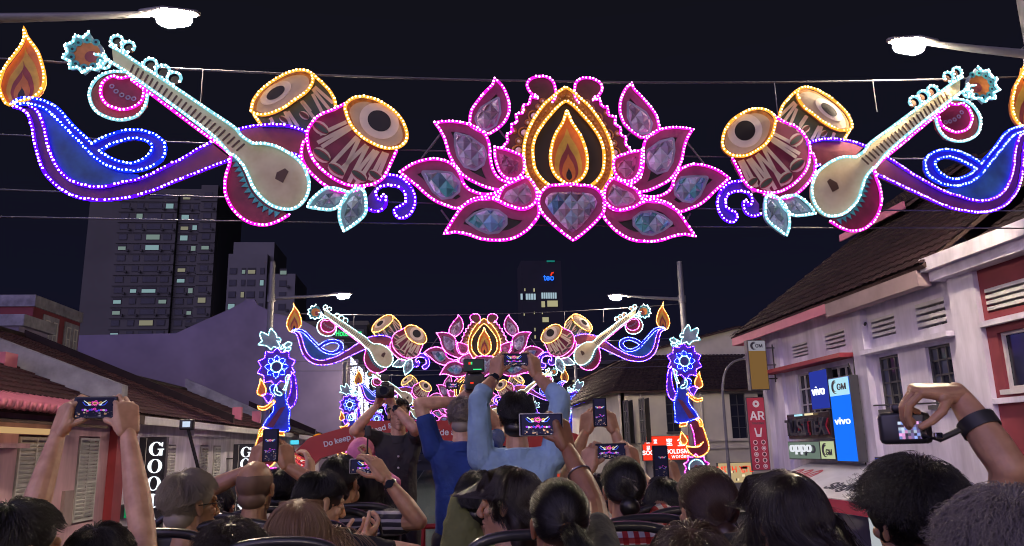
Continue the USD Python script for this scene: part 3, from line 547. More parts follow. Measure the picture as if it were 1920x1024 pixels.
obj('ledge', m3('w', X-.04, 11.0, 13.09, .0, .12, 5.74, 5.84), 'wall_white', b); obj('ledge', m3('w', X-.04, 11.0, 13.09, .0, .10, 4.36, 4.46), 'wall_white', b)
g = obj('cornice', cat_([m3('w', X-.04, 3, 10.4, -.3, .42, 7.0, 7.26), m3('w', X-.04, 11.0, 14.12, -.3, .42, 7.0, 7.26)]), 'wall_white', b); obj('cornice', cat_([m3('w', X-.04, 3, 10.4, -.28, .30, 6.803, 6.997), m3('w', X-.04, 11.0, 14.05, -.28, .30, 6.803, 6.997)]), 'wall_white', b)
obj('lean_to', m3('w', X-.04, 11.0, 13.0, .0, .5, 3.36, 3.44), 'wall_maroon', b)
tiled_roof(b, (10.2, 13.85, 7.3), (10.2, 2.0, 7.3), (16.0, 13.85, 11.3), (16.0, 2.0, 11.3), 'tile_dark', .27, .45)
obj('body', bx(10.27, 20, 3, 13.8, .12, 6.7), 'wall_maroon', b)
# ------------------------------------------------------------------ signs on the white shophouse
def lit(name, c, s): glow('lit_'+name, c, s); return 'lit_'+name
lit('blue', (.01, .16, .92), 1.15); lit('deep_blue', (.03, .05, .42), .8); lit('pale_blue', (.45, .80, .95), 1.0); lit('white', (.9, .95, 1.0), 1.5); lit('cream', (1, .82, .5), .9); lit('red', (1, .05, .02), 1.0); lit('yellow_green', (.62, .72, .40), .8); lit('grey_green', (.18, .24, .20), .8); lit('green', (.05, 1, .25), 1.2)
lit('amber', (.55, .30, .10), .34); lit('yellow', (1, .74, .38), .5); lit('cyan', (.1, .7, .9), 1.0); lit('sign_blue', (.02, .16, 1.0), 1.6); lit('strip', (.02, .35, .30), .5); lit('grey_lilac', (.42, .40, .48), .6)
mat('sign_metal', (.06, .06, .07), .4, .1, 4); mat('letter_dark', (.02, .02, .04), .5, .1, 4); mat('letter_white', (.75, .75, .78), .5, .05, 4); mat('sign_red', (.42, .03, .07), .5, .12, 3); mat('canopy_white', (.55, .55, .58), .7, .1, 2); mat('mirror_dark', (.10, .07, .05), .18, .4, 4, metal=.7); mat('chrome', (.55, .55, .58), .12, .1, 4, metal=1.)
def signbox(name, label, way, c, s0, z0, s1, z1, face, depth=.14, out=.02, cat='sign'):
    if s0 > s1: s0, s1 = s1, s0
    t = thing(name, label, cat, (0, 0, 0)); obj('box', m3(way, c, s0, s1, out, out+depth, z0, z1), 'sign_metal', t)
    obj('face', m3(way, c, s0+.025, s1-.025, out+depth+.003, out+depth+.012, z0+.025, z1-.025), face, t); return t, out+depth+.013
def on(way, c, o, s, z): return {'w': (c-o, s, z), 'e': (c+o, s, z), 's': (s, c-o, z)}[way]
def arcs(s, z, R, way, c, o, material, parent, n=3):
    """Crescent swirl logo."""
    g = Point(0, 0).buffer(R).difference(Point(R*.22, -R*.05).buffer(R*.86)).union(Point(0, 0).buffer(R*.72).difference(Point(R*.2, -R*.05).buffer(R*.62)))
    g = g.difference(sbox(R*.35, -R*1.2, R*1.2, R*1.2)) if True else g
    ms = cat_([trimesh.creation.extrude_polygon(q, .006, engine='earcut') for q in getattr(g, 'geoms', [g]) if q.area > 1e-5])
    obj('logo', facing(ms, on(way, c, o, s, z), way), material, parent)
def rect(X_, tl, tr, bl):
    a, b_, c = at(*tl, X=X_), at(*tr, X=X_), at(*bl, X=X_); return (a[1], c[2], b_[1], a[2])
XS = 9.75
R_1 = rect(9.82, (1517, 697), (1551, 691), (1523, 770)); t, o = signbox('shop_sign', 'flat blue sign with white lettering, left of the tall blue sign', 'w', 9.96, *R_1, 'lit_deep_blue'); obj('lettering', text('vivo', .21, on('w', 9.96, o, (R_1[0]+R_1[2])/2+.02, R_1[1]+.48), 'w', .03, False, width=.66), 'lit_white', t)
R_1 = rect(9.55, (1553, 710), (1592, 708), (1566, 866)); ym, W_ = (R_1[0]+R_1[2])/2, R_1[0]-R_1[2]
t, o = signbox('shop_sign', 'tall glowing bright blue sign with pale logo panel at its top', 'w', 9.79, *R_1, 'lit_blue', .22); obj('top_panel', m3('w', 9.79, R_1[2]+.03, R_1[0]-.03, o+.001, o+.008, R_1[3]-.44, R_1[3]-.03), 'lit_pale_blue', t)
obj('lettering', text('vivo', .15, on('w', 9.79, o+.003, ym, R_1[1]+.95), 'w', .02, False, width=W_*.72), 'lit_white', t); obj('lettering', text('GM', .14, on('w', 9.79, o+.010, ym-W_*.14, R_1[3]-.24), 'w', .012, True, width=W_*.42), 'letter_dark', t); arcs(ym+W_*.18, R_1[3]-.23, .16, 'w', 9.79, o+.010, 'letter_dark', t)
R_1 = rect(9.64, (1476, 778), (1556, 773), (1483, 824)); t, o = signbox('shop_sign', 'dark mirrored fascia sign with raised black letters above the grey sign', 'w', XS, *R_1, 'mirror_dark', .1); W_ = (R_1[0]-R_1[2])/10.2; zm = (R_1[1]+R_1[3])/2-.03
for k, ch in enumerate('TULSI TEX'):
    if ch != ' ': obj('letter', text(ch, .40, on('w', XS, o+.04, R_1[0]-W_*(k+1.2), zm), 'w', .09, True), 'letter_dark', t); obj('letter_edge', text(ch, .38, on('w', XS, o+.005, R_1[0]-W_*(k+1.25), zm-.01), 'w', .03, True), 'sign_red', t)
for k, m_ in ((.35, 'lit_pale_blue'), (.6, 'lit_cream')): y = R_1[0]+(R_1[2]-R_1[0])*k; obj('strip_light', m3('w', XS, y-.22, y+.2, o+.05, o+.08, R_1[3]-.07, R_1[3]-.02), m_, t)
R_1 = rect(9.6, (1479, 828), (1538, 826), (1482, 861)); W_ = R_1[0]-R_1[2]; ym, zm = (R_1[0]+R_1[2])/2, (R_1[1]+R_1[3])/2
t, o = signbox('shop_sign', 'grey green sign with big white raised letters under the mirrored sign', 'w', XS, *R_1, 'lit_grey_green', .16); obj('lettering', text('oppo', .24, on('w', XS, o+.05, ym, zm+.02), 'w', .05, False, width=W_*.66), lit('sign_white', (.9, .93, 1), .85), t); obj('letter_shadow', text('oppo', .24, on('w', XS, o, ym-.10, zm), 'w', .03, True, width=W_*.66), 'letter_dark', t)
R_1 = rect(9.6, (1539, 826), (1566, 826), (1542, 862)); ym, zm = (R_1[0]+R_1[2])/2, (R_1[1]+R_1[3])/2
t, o = signbox('shop_sign', 'small yellow green sign with swirl logo beside the tall blue sign', 'w', XS, *R_1, 'lit_yellow_green', .16); obj('lettering', text('GM', .14, on('w', XS, o, ym-.08, zm-.05), 'w', .012, True), 'letter_dark', t); arcs(ym+.1, zm, .17, 'w', XS, o, 'letter_dark', t)
t, o = signbox('hanging_sign', 'amber and grey box sign hanging out from the corner of the white shophouse', 's', 22.0, 9.02, 5.27, 9.58, 6.72, 'lit_amber', .22); obj('top_panel', m3('s', 22.0, 9.045, 9.555, o+.001, o+.006, 6.40, 6.695), 'lit_grey_lilac', t); obj('lettering', text('GM', .1, on('s', 22.0, o+.007, 9.36, 6.55), 's', .01, True), 'letter_dark', t); arcs(9.22, 6.55, .12, 's', 22.0, o+.007, 'letter_dark', t)
for z in (5.6, 6.0, 6.5): obj('bracket', sweep(V([[9.58, 21.9, z], [10.0, 21.9, z]]), .02, 5), 'sign_metal', t)
obj('bracket', sweep(V([[9.84, 21.9, 5.5], [9.84, 21.9, 6.6]]), .02, 5), 'sign_metal', t)
t, o = signbox('banner_sign', 'tall red banner with white letters and product pictures below the amber sign', 's', 22.3, 9.02, 3.0, 9.58, 5.1, 'sign_red', .05); obj('lettering', text('AR', .24, on('s', 22.3, o, 9.31, 4.56), 's', .01, True), 'letter_white', t); obj('lettering', text('TRADING', .06, on('s', 22.3, o, 9.31, 4.34), 's', .01, True), 'sign_metal', t)
obj('emblem', facing(trimesh.creation.extrude_polygon(Point(0, 0).buffer(.10).difference(LineString([(-.1, 0), (.1, 0)]).buffer(.012)).difference(LineString([(0, -.1), (0, .1)]).buffer(.012)).geoms[0] if False else Point(0, 0).buffer(.10).difference(Point(0, 0).buffer(.035)), .008, engine='earcut'), on('s', 22.3, o, 9.31, 4.9), 's'), 'letter_white', t)
obj('picture', facing(trimesh.creation.extrude_polygon(Polygon([(-.12, .13), (-.07, -.13), (.07, -.13), (.12, .13), (.08, .13), (.04, -.05), (-.04, -.05), (-.08, .13)]), .008, engine='earcut'), on('s', 22.3, o, 9.31, 4.08), 's'), 'letter_white', t)
for k in range(5):
    for q in (-.12, .12):
        z = 3.80-k*.17; obj('picture', facing(trimesh.creation.extrude_polygon(Point(0, 0).buffer(.065).difference(Point(0, 0).buffer(.05)), .006, engine='earcut'), on('s', 22.3, o, 9.31+q, z), 's'), 'letter_white', t); obj('picture', facing(trimesh.creation.extrude_polygon(Polygon([(-.03, -.025), (.035, -.03), (.025, .03), (-.02, .028)]), .006, engine='earcut'), on('s', 22.3, o, 9.31+q, z), 's'), ('letter_dark', 'sign_metal', 'letter_white')[(k+(q > 0)) % 3], t)
t = thing('shop_awning', 'white sloped awning with red and black print under the phone signs', 'awning', (0, 0, 0))
A = lambda s, y: V([9.93-1.75*s, y, 3.22-.62*s])
def slab(y0, y1, s0, s1, up, th, ):
    n = V([-.62, 0, 1.75])/1.8566; n = V([-n[2]*0-.334, 0, .9425]); q = [A(s0, y0), A(s0, y1), A(s1, y1), A(s1, y0)]; q = [p+n*up for p in q]+[p+n*(up+th) for p in q]
    return trimesh.convex.convex_hull(V(q))
obj('sheet', slab(14.6, 20.4, 0, 1, 0, .03), 'canopy_white', t); obj('valance', bx(8.14, 8.172, 14.6, 20.4, 2.36, 2.61), 'sign_red', t)
def onslope(m, y, s, up=.034):
    n = V([-.334, 0, .9425]); d = V([.9425, 0, .334]); v = m.vertices
    return trimesh.Trimesh(A(s, y)+n*up+v[:, :1]*V([0, -1, 0])+v[:, 1:2]*d+v[:, 2:3]*n, m.faces, process=False)
tx = meshkit.text_mesh('Singtel', .34, .006, True); obj('lettering', onslope(tx, 17.2, .78), 'letter_dark', t)
for k in range(3):
    c_ = Point(0, 0).buffer(.36).difference(Point(0, 0).buffer(.25)).union(LineString([(-.2, -.2), (.2, .2)]).buffer(.05)); c_ = affinity.scale(c_, .6, 1)
    obj('print', onslope(trimesh.creation.extrude_polygon(c_, .006, engine='earcut'), 18.9+k*.5, .45), 'sign_red', t)
t, o = signbox('shop_sign', 'bright white lit shop panel with black letters beneath the awning', 'w', 9.9, 17.6, 1.4, 14.6, 2.5, (lit('shop_panel', (.8, .85, .9), .55)), .1); obj('lettering', text('ATIV', .42, on('w', 9.9, o, 16.0, 1.95), 'w', .02, True, width=1.9), 'letter_dark', t)
for k in range(3): obj('badge', facing(trimesh.creation.extrude_polygon(Point(0, 0).buffer(.12).difference(Point(0, 0).buffer(.06)), .01, engine='earcut'), on('w', 9.9, o, 17.2-k*.28, 2.3), 'w'), 'sign_red', t)
t, o = signbox('shop_sign', 'small violet sign low on the white wall near the curly haired person', 'w', 9.85, 16.9, 3.05, 15.3, 3.42, 'lit_deep_blue', .12); obj('lettering', text('SUPER', .2, on('w', 9.85, o, 16.1, 3.23), 'w', .02, True), 'sign_red', t)
# ------------------------------------------------------------------ right: cream corner building across the side street
b = thing('cream_corner_building', 'cream corner shophouse with dark windows and brown tiled roof across the side street', 'building')
YC = 42.5; c0 = at(1215, 742, Y=YC); ZC0 = 6.75
wl = lambda x, y: at(x, y, X=10.0)
H1 = []
for (xa, ya, xb, yb) in ((1165, 752, 1177, 832), (1194, 748, 1207, 830)):
    p, q = wl(xa, ya), wl(xb, yb); H1.append((q[1], q[2], p[1], p[2]))
H1 = [(min(a, c), min(z, w), max(a, c), max(z, w)) for a, z, c, w in H1]
wall(b, 'w', 10.0, (YC, .12, 70, ZC0), H1, 'wall_cream', .3)
for h in H1: window(b, 'w', 10.0, *h, 2, 4, 'frame_dark', 'night_glass')
H2 = []
for (xa, ya, xb, yb) in ((1247, 742, 1278, 810), (1367, 738, 1404, 823), (1420, 738, 1450, 823)):
    p, q = at(xa, ya, Y=YC), at(xb, yb, Y=YC); H2.append((p[0], q[2], q[0], p[2]))
wall(b, 's', YC, (10.002, .12, 22, ZC0), H2, 'wall_cream', .3, 'front_wall')
for h in H2: window(b, 's', YC, *h, 2, 4, 'frame_dark', 'night_glass')
obj('moulding', m3('s', YC, 10.0, 22, .003, .12, 3.9, 4.05), 'wall_cream', b); obj('moulding', m3('s', YC, 10.0, 22, .003, .10, 3.5, 3.6), 'wall_cream', b)
for x in (9.98, 11.2, 14.6): obj('drain_pipe', sweep(V([[x+.02, YC-.12, .3], [x+.02, YC-.12, 6.6]]), .07, 8), 'wall_cream', b, True)
zr = at(1350, 665, Y=46.5)[2]; pk = at(1384, 612, Y=46.5)
tiled_roof(b, (9.5, YC-.5, ZC0-.05), (22, YC-.5, ZC0-.05), (11.9, 46.5, zr), (22, 46.5, zr), 'tile_dark', .28, .42)
zs = ZC0-.05+(pk[2]-ZC0+.05)*1.0
tiled_roof(b, (9.5, 70, ZC0-.05), (9.5, YC-.5, ZC0-.05), (11.9, 70, zr), (11.9, 46.5, zr), 'tile_red', .28, .42)
tiled_roof(b, (11.6, 70, zr-.02), (11.6, 46.3, zr-.02), (pk[0], 70, pk[2]), (pk[0], 46.3, pk[2]), 'tile_red', .28, .42)
tiled_roof(b, (2*pk[0]-11.6, 46.3, zr-.02), (2*pk[0]-11.6, 70, zr-.02), (pk[0], 46.3, pk[2]), (pk[0], 70, pk[2]), 'tile_red', .28, .42)
obj('gable', prism([(11.8, zr-.6), (2*pk[0]-11.8, zr-.6), (2*pk[0]-11.8, zr-.05), (pk[0], pk[2]-.12), (11.8, zr-.05)], 's', 46.6, .25), 'wall_cream', b)
s0, s1 = at(1203, 818, Y=41.4), at(1300, 862, Y=41.4)
t, o = signbox('shop_sign', 'glowing red shop sign with white Chinese and Tamil lettering on the cream building', 's', 41.6, s0[0], s1[2], s1[0]+.4, s0[2], 'lit_red', .2)
W_ = s1[0]+.4-s0[0]; ST = lambda lines, w=.035: cat_([trimesh.creation.extrude_polygon(LineString(l).buffer(w, cap_style=2), .01, engine='earcut') for l in lines])
JIN = [[(-.3, .08), (0, .32), (.3, .08)], [(-.14, .06), (.14, .06)], [(-.2, -.08), (.2, -.08)], [(0, .08), (0, -.3)], [(-.14, -.14), (-.08, -.24)], [(.14, -.14), (.08, -.24)], [(-.3, -.3), (.3, -.3)]]
GONG = [[(-.08, .3), (-.3, .0)], [(.08, .3), (.3, .0)], [(-.05, .02), (-.2, -.28), (.2, -.22)], [(.1, -.05), (.25, -.3)]]; SI = [[(-.25, .28), (.25, .28), (.25, -.3)], [(-.25, .08), (.1, .08)], [(-.2, -.05), (.08, -.05), (.08, -.25), (-.2, -.25), (-.2, -.05)]]
DUO = [[(-.3, .2), (.3, .2)], [(0, .32), (0, -.3)], [(-.25, .02), (.25, .02)], [(-.25, -.15), (.25, -.15)], [(-.3, -.3), (.3, -.3)], [(-.2, .3), (-.2, .1)], [(.2, .3), (.2, .1)]]
for k, (gl, sc, fx, fz) in enumerate(((GONG, .36, .1, .78), (DUO, .36, .23, .78), (SI, .36, .1, .52), (DUO, .62, .47, .74), (JIN, .74, .68, .74), (GONG, .5, .88, .76))):
    m = ST(gl, .045); m.vertices[:, :2] *= sc*.9; obj('character', facing(m, on('s', 41.6, o, s0[0]+W_*fx, s1[2]+(s0[2]-s1[2])*fz), 's'), 'lit_white', t)
obj('lettering', text('SOOD', .22, on('s', 41.6, o, s0[0]+W_*.13, s1[2]+.42), 's', .01, True), 'lit_white', t); obj('lettering', text('GOLDSMITH', .22, on('s', 41.6, o, s0[0]+W_*.68, s1[2]+.46), 's', .01, True), 'lit_white', t); obj('lettering', text('wordem', .2, on('s', 41.6, o, s0[0]+W_*.66, s1[2]+.2), 's', .01), 'lit_white', t)
s0 = at(1345, 868, Y=41.0); s1 = at(1412, 905, Y=41.0)
t, o = signbox('shop_sign', 'yellow lit shop sign with red letters under the slim curved lamp', 's', 41.2, s0[0], s1[2], s1[0], s0[2], 'lit_yellow', .2); obj('lettering', text('MITH YTL', .3, on('s', 41.2, o, (s0[0]+s1[0])/2, s0[2]-.35), 's', .01, True), 'lit_red', t); rr_ = rng(9)
for k in range(22):
    x = rr_.uniform(s0[0]+.1, s1[0]-.25); z = s1[2]+.12+.2*rr_.integers(4); obj('goods', bx(x, x+rr_.uniform(.06, .2), 41.2-o-.02, 41.2-o-.001, z, z+.12), ('lit_red', 'sign_red', 'lit_cream', 'sign_metal')[rr_.integers(4)], t)
# slim lamp with a curved neck in the side street
t = thing('street_lamp', 'slim street lamp with curved neck and small warm head before the cream building', 'street lamp', (9.75, 26, 0))
q = curve([(0, 0), (0, 2.6), (0, 5.1), (.03, 5.7), (.15, 6.18), (.42, 6.5), (.78, 6.63), (1.05, 6.66)], False, .15); obj('pole', sweep(np.stack([q[:, 0], 0*q[:, 0], q[:, 1]], 1), np.linspace(.075, .035, len(q)), 10), 'lamp_shell', t, 40)
hp = obj('lamp_head', rbox(.85, 1.32, -.1, .1, 6.60, 6.72, .04), 'lamp_shell', t, 40); glow('small_lamp', (1, .80, .45), 60); obj('lamp_glass', Manifold.sphere(.09, 16).scale([1.6, 1, .7]).translate([1.12, 0, 6.58]), 'small_lamp', hp, True)
# ------------------------------------------------------------------ left: row of shophouses
def left_house(label, y0, y1, wm, holes, eave=(-8.35, 4.98), ridge=(-17.5, 8.9), roofm='tile_old', party=True, amp=.034):
    b = thing('left_shophouse', label, 'building'); wall(b, 'e', -9.0, (y0, .12, y1, 4.95), holes, wm, .3)
    tiled_roof(b, (eave[0], y0, eave[1]), (eave[0], y1, eave[1]), (ridge[0], y0, ridge[1]), (ridge[0], y1, ridge[1]), roofm, .27, .42, amp=amp)
    tiled_roof(b, (2*ridge[0]-eave[0], y1, eave[1]), (2*ridge[0]-eave[0], y0, eave[1]), (ridge[0], y1, ridge[1]), (ridge[0], y0, ridge[1]), roofm, .4, .8)
    obj('ridge_tile', sweep(V([[ridge[0], y0, ridge[1]+.05], [ridge[0], y1, ridge[1]+.05]]), .14, 8), 'tile_dark', b, True)
    obj('body', bx(2*ridge[0]+9, -9.302, y0+.01, y1-.01, .12, 4.9), wm, b)
    obj('fascia', bx(eave[0]-.02, eave[0]+.02, y0, y1, eave[1]-.26, eave[1]-.03), 'frame_white' if wm == 'wall_white' else 'roof_under', b)
    return b
sl = (8.9-4.98)/(17.5-8.35)
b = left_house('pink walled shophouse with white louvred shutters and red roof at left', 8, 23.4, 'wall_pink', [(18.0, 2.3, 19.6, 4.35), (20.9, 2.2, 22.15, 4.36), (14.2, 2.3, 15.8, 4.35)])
shutter(b, 'e', -9.0, 18.05, 2.35, 19.55, 4.3, 18); shutter(b, 'e', -9.0, 20.95, 2.25, 22.1, 4.32, 20); shutter(b, 'e', -9.0, 14.25, 2.35, 15.75, 4.3, 18)
obj('pilaster', m3('e', -9.0, 22.75, 23.38, 0, .22, .12, 4.75), 'red_trim', b); obj('capital', m3('e', -9.0, 22.68, 23.42, .222, .5, 4.40, 4.52), 'red_trim', b); obj('meter_box', m3('e', -9.0, 20.25, 20.75, .003, .08, 2.2, 3.05), 'fascia_grey', b)
for y, lo in ((22.0, 5.35), ): 
    xs = (-8.4, -18.5); top = lambda x: 5.72+(-8.5-x)*.335*1.0
    obj('party_wall', trimesh.convex.convex_hull(V([[x, yy, z] for yy in (21.9, 22.3) for x, z in ((-8.45, 5.72), (-8.45, 5.0), (-17.4, 8.8), (-17.4, 9.25))])), 'coping_grey', b)
obj('roof_pier', bx(-11.9, -11.1, 21.1, 21.7, 5.6, 6.55), 'fascia_pink', b)
cp = obj('canopy', trimesh.convex.convex_hull(V([[x, y, z] for y in (12, 20.1) for x, z in ((-9, 4.62), (-8.0, 4.5), (-8.0, 4.56), (-9, 4.68))])), 'roof_under', b)
obj('canopy_light', bx(-8.98, -8.55, 13, 19.3, 4.36, 4.46), lit('canopy', (1, .62, .28), .55), cp)
obj('ledge', m3('e', -9.0, 12, 17.9, .003, .3, 4.05, 4.15), 'wall_pink', b)
for k in range(30): y = 12+k*.272; obj('corrugation', sweep(V([[-9.6, y, 5.35], [-7.95, y, 4.83]]), .11, 8), 'fascia_pink', cp, True)
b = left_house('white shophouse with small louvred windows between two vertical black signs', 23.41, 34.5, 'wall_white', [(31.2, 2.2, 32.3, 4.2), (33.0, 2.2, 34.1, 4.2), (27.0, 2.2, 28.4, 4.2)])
shutter(b, 'e', -9.0, 31.25, 2.25, 32.25, 4.15, 16); shutter(b, 'e', -9.0, 33.05, 2.25, 34.05, 4.15, 16); shutter(b, 'e', -9.0, 27.05, 2.25, 28.35, 4.15, 16)
obj('band', m3('e', -9.0, 29.5, 34.4, .0, .25, 4.52, 4.86), 'wall_white', b)
obj('party_wall', trimesh.convex.convex_hull(V([[x, yy, z] for yy in (34.3, 34.49) for x, z in ((-8.6, 5.45), (-8.6, 5.0), (-17.4, 8.85), (-17.4, 9.2))])), 'tile_dark', b)
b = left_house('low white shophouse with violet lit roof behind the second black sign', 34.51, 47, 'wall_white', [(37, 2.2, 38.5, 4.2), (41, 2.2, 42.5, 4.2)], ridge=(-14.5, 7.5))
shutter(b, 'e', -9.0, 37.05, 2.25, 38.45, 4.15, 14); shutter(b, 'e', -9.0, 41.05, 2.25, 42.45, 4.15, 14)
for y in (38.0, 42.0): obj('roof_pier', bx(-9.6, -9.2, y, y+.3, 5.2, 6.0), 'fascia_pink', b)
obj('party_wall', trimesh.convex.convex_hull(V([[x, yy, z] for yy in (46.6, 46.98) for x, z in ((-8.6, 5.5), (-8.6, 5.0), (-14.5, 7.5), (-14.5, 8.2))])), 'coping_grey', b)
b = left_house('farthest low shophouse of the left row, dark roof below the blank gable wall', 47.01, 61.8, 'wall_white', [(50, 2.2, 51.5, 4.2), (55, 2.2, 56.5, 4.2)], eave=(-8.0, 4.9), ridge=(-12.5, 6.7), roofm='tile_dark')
obj('party_wall', trimesh.convex.convex_hull(V([[x, yy, z] for yy in (53.6, 53.98) for x, z in ((-8.1, 5.35), (-8.1, 4.9), (-12.5, 6.7), (-12.5, 7.3))])), 'tile_dark', b)
# vertical black signs
def serif(ch):
    e = lambda a, b_: affinity.scale(Point(0, 0).buffer(1, 24), a, b_)
    if ch == 'O': return e(.5, .5).difference(e(.26, .45))
    if ch == 'D': return e(.58, .5).intersection(sbox(-.12, -.5, .6, .5)).difference(e(.36, .44).intersection(sbox(.1, -.5, .6, .5))).union(sbox(-.45, -.5, -.08, -.43)).union(sbox(-.45, .43, -.08, .5)).union(sbox(-.35, -.5, -.1, .5))
    if ch == 'G': return e(.5, .5).difference(e(.26, .45)).difference(sbox(.12, -.05, .6, .24)).union(sbox(.24, -.48, .46, -.02)).union(sbox(.12, -.06, .56, .0)).union(sbox(.38, .16, .46, .46))
    if ch == 'A': return Polygon([(-.48, -.5), (-.05, .5), (.08, .5), (.5, -.5), (.2, -.5), (.08, -.18), (-.26, -.18), (-.38, -.5)]).difference(Polygon([(-.22, -.1), (.05, -.1), (-.08, .25)])).union(sbox(-.55, -.5, -.25, -.45)).union(sbox(.1, -.5, .58, -.45))
    return Polygon([(-.5, .5), (-.12, .5), (.1, .05), (.3, .5), (.42, .5), (.14, -.06), (.14, -.5), (-.12, -.5), (-.12, -.06)]).union(sbox(-.56, .45, -.06, .5)).union(sbox(.18, .45, .54, .5))
def gooday(label, Y, x0, x1, ztop):
    t = thing('vertical_sign', label, 'sign'); w = x1-x0; z0 = ztop-3.0
    obj('box', rbox(x0, x1, Y, Y+.22, z0, ztop, .015), 'letter_dark', t); obj('divider', bx(x0+w*.26, x0+w*.28, Y-.006, Y-.001, z0+.03, ztop-.03), 'letter_white', t)
    for k, ch in enumerate('GOODAY'):
        m = cat_([trimesh.creation.extrude_polygon(q, .02, engine='earcut') for q in getattr(serif(ch), 'geoms', [serif(ch)])]); m.vertices[:, :2] *= w*.52
        obj('letter', facing(m, (x0+w*.64, Y-.003, ztop-.34-k*.485), 's'), 'lit_white', t)
    m = meshkit.text_mesh('Convenient Personal Care', .085, .01, True); m.vertices = m.vertices[:, [1, 0, 2]]*V([-1, 1, 1]); m.apply_translation([x0+w*.18, 0, z0+.2])
    obj('lettering', trimesh.Trimesh(np.stack([m.vertices[:, 0], Y-.003-m.vertices[:, 2], m.vertices[:, 1]], 1), m.faces[:, ::-1], process=False), 'lit_white', t)
    for z in (z0+.5, ztop-.6): obj('bracket', sweep(V([[x0, Y+.1, z], [-9.0, Y+.1, z]]), .03, 6), 'sign_metal', t)
a0, a1 = at(262, 820, Y=23.9), at(313, 820, Y=23.9); gooday('nearer black vertical sign with white letters beside the red pilaster', 23.9, a0[0], a1[0], a0[2])
a0, a1 = at(438, 833, Y=35.0), at(476, 833, Y=35.0); gooday('farther black vertical sign with white letters beside the low white shophouse', 35.0, a0[0], a1[0], a0[2])
t, o = signbox('shop_sign', 'added green strip standing in for a green glow low on the wall behind the raised right arm', 'e', -9.0, 23.9, 2.1, 24.6, 2.5, lit('dim_green', (.05, 1, .35), .25), .1)  # added glowing strip in place of the green glow on this wall
for (x, y, x2, y2, Y, f, lb) in ((478, 828, 500, 850, 44, 'lit_cyan', 'cyan lit shop sign left of the raised phones'), (540, 825, 562, 834, 50, 'lit_cyan', 'slim turquoise lit strip sign under the violet roof'), (508, 838, 530, 862, 47, 'lit_yellow', 'small yellow lit shop sign behind the raised phones'), (1048, 850, 1062, 868, 70, 'lit_green', 'small green lit sign right of the pale blue shirt'), (1042, 888, 1066, 898, 62, 'lit_red', 'low red lit sign right of the pale blue shirt'), (1190, 850, 1202, 882, 52, 'lit_yellow', 'narrow yellow lit sign left of the red shop sign')):
    p, q = at(x, y, Y=Y), at(x2, y2, Y=Y); signbox('shop_sign', lb, 's', Y, p[0], q[2], q[0], p[2], f, .15)
# ------------------------------------------------------------------ left: gable wall building hung with strings of lights, and blocks behind
b = thing('gable_building', 'tall building with a blank gable wall tinted with painted violet light, its street front hung with light strings', 'building')
gw = [(80, 630), (330, 625), (380, 602), (430, 580), (456, 566), (461, 561), (477, 561), (483, 572), (518, 588), (569, 602), (600, 618), (632, 637)]
gp = [tuple(at(x, y, Y=62.)[[0, 2]]) for x, y in gw]; gp = [(-34, .1), (-34, gp[0][1])]+gp+[(-7.42, gp[-1][1]), (-7.42, .1)]
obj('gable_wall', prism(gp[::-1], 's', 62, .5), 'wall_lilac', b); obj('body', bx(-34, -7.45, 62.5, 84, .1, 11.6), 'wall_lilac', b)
wall(b, 'e', -7.4, (62.51, .1, 84, 12.0), [], 'tower_dark', .03, 'street_front')
for y in (64.6, 71.0, 77.5): obj('pilaster', m3('e', -7.4, y, y+.7, .003, .25, .1, 12.0), 'wall_lilac', b)
glow('fairy_light', (.72, .78, 1.0), 5.0); r = rng(5)
for y0_, y1_ in ((65.4, 70.9), (71.9, 77.3), (78.4, 83.8)):
    P_ = np.stack([np.full(900, -7.2), r.uniform(y0_, y1_, 900), 5+6.6*r.random(900)], 1); P_[:, 1] = y0_+np.round((P_[:, 1]-y0_)/.3)*.3+r.normal(0, .02, 900)
    v = (P_[:, None]+OCT.vertices[None]*.032).reshape(-1, 3); f = (OCT.faces[None]+(np.arange(900)*12)[:, None, None]).reshape(-1, 3)
    tag(stage.GetPrimAtPath(obj('fairy_lights', trimesh.Trimesh(v, f, process=False), 'fairy_light', b)), kind='stuff')
p = at(665, 822, Y=60); t = thing('round_sign', 'round white ring sign with letter M by the light strings', 'sign', tuple(p)); obj('plate', facing(trimesh.creation.extrude_polygon(Point(0, 0).buffer(.62), .1, engine='earcut'), (0, 0, 0), 's'), 'letter_dark', t)
obj('ring', facing(trimesh.creation.extrude_polygon(Point(0, 0).buffer(.58).difference(Point(0, 0).buffer(.47)), .02, engine='earcut'), (0, -.101, 0), 's'), 'lit_white', t); obj('lettering', text('M', .5, (0, -.101, 0), 's', .02, True), 'lit_white', t)
for x0, y0, x1, y1, Y, lb, wins in ((-40, 48, -24, 54.2, 0, 'small dark red block with pale parapet and paired windows behind the left roofs', 1),):
    b = thing('parapet_block', lb, 'building'); obj('wall', bx(x0, x1, y0, y1, .1, 12.75), 'wall_maroon', b); obj('parapet', bx(x0-.1, x1+.1, y0-.1, y1+.1, 12.753, 13.45), 'coping_grey', b)
    for ya, yb in ((49.2, 51.2), (52.0, 54.0)):
        obj('window_surround', m3('e', x1, ya, yb, .003, .06, 10.4, 12.5), 'coping_grey', b)
        for k in (0, 1):
            a = ya+.25+k*(yb-ya)/2; window(b, 'e', x1+.15, a, 10.6, a+(yb-ya)/2-.45, 12.2, 1, 2, 'frame_white', 'night_glass', .05, .08)
p = at(30, 612, Y=44); b = thing('roof_shed', 'small shed, violet light in its colour, on the roofs at the far left edge', 'building'); obj('wall', bx(-27, -21.6, 42, 45, 6, 10.6), 'wall_lilac', b); obj('roof_slab', bx(-27.2, -21.3, 41.8, 45.2, 10.603, 11.2), 'coping_grey', b)
r = rng(11)
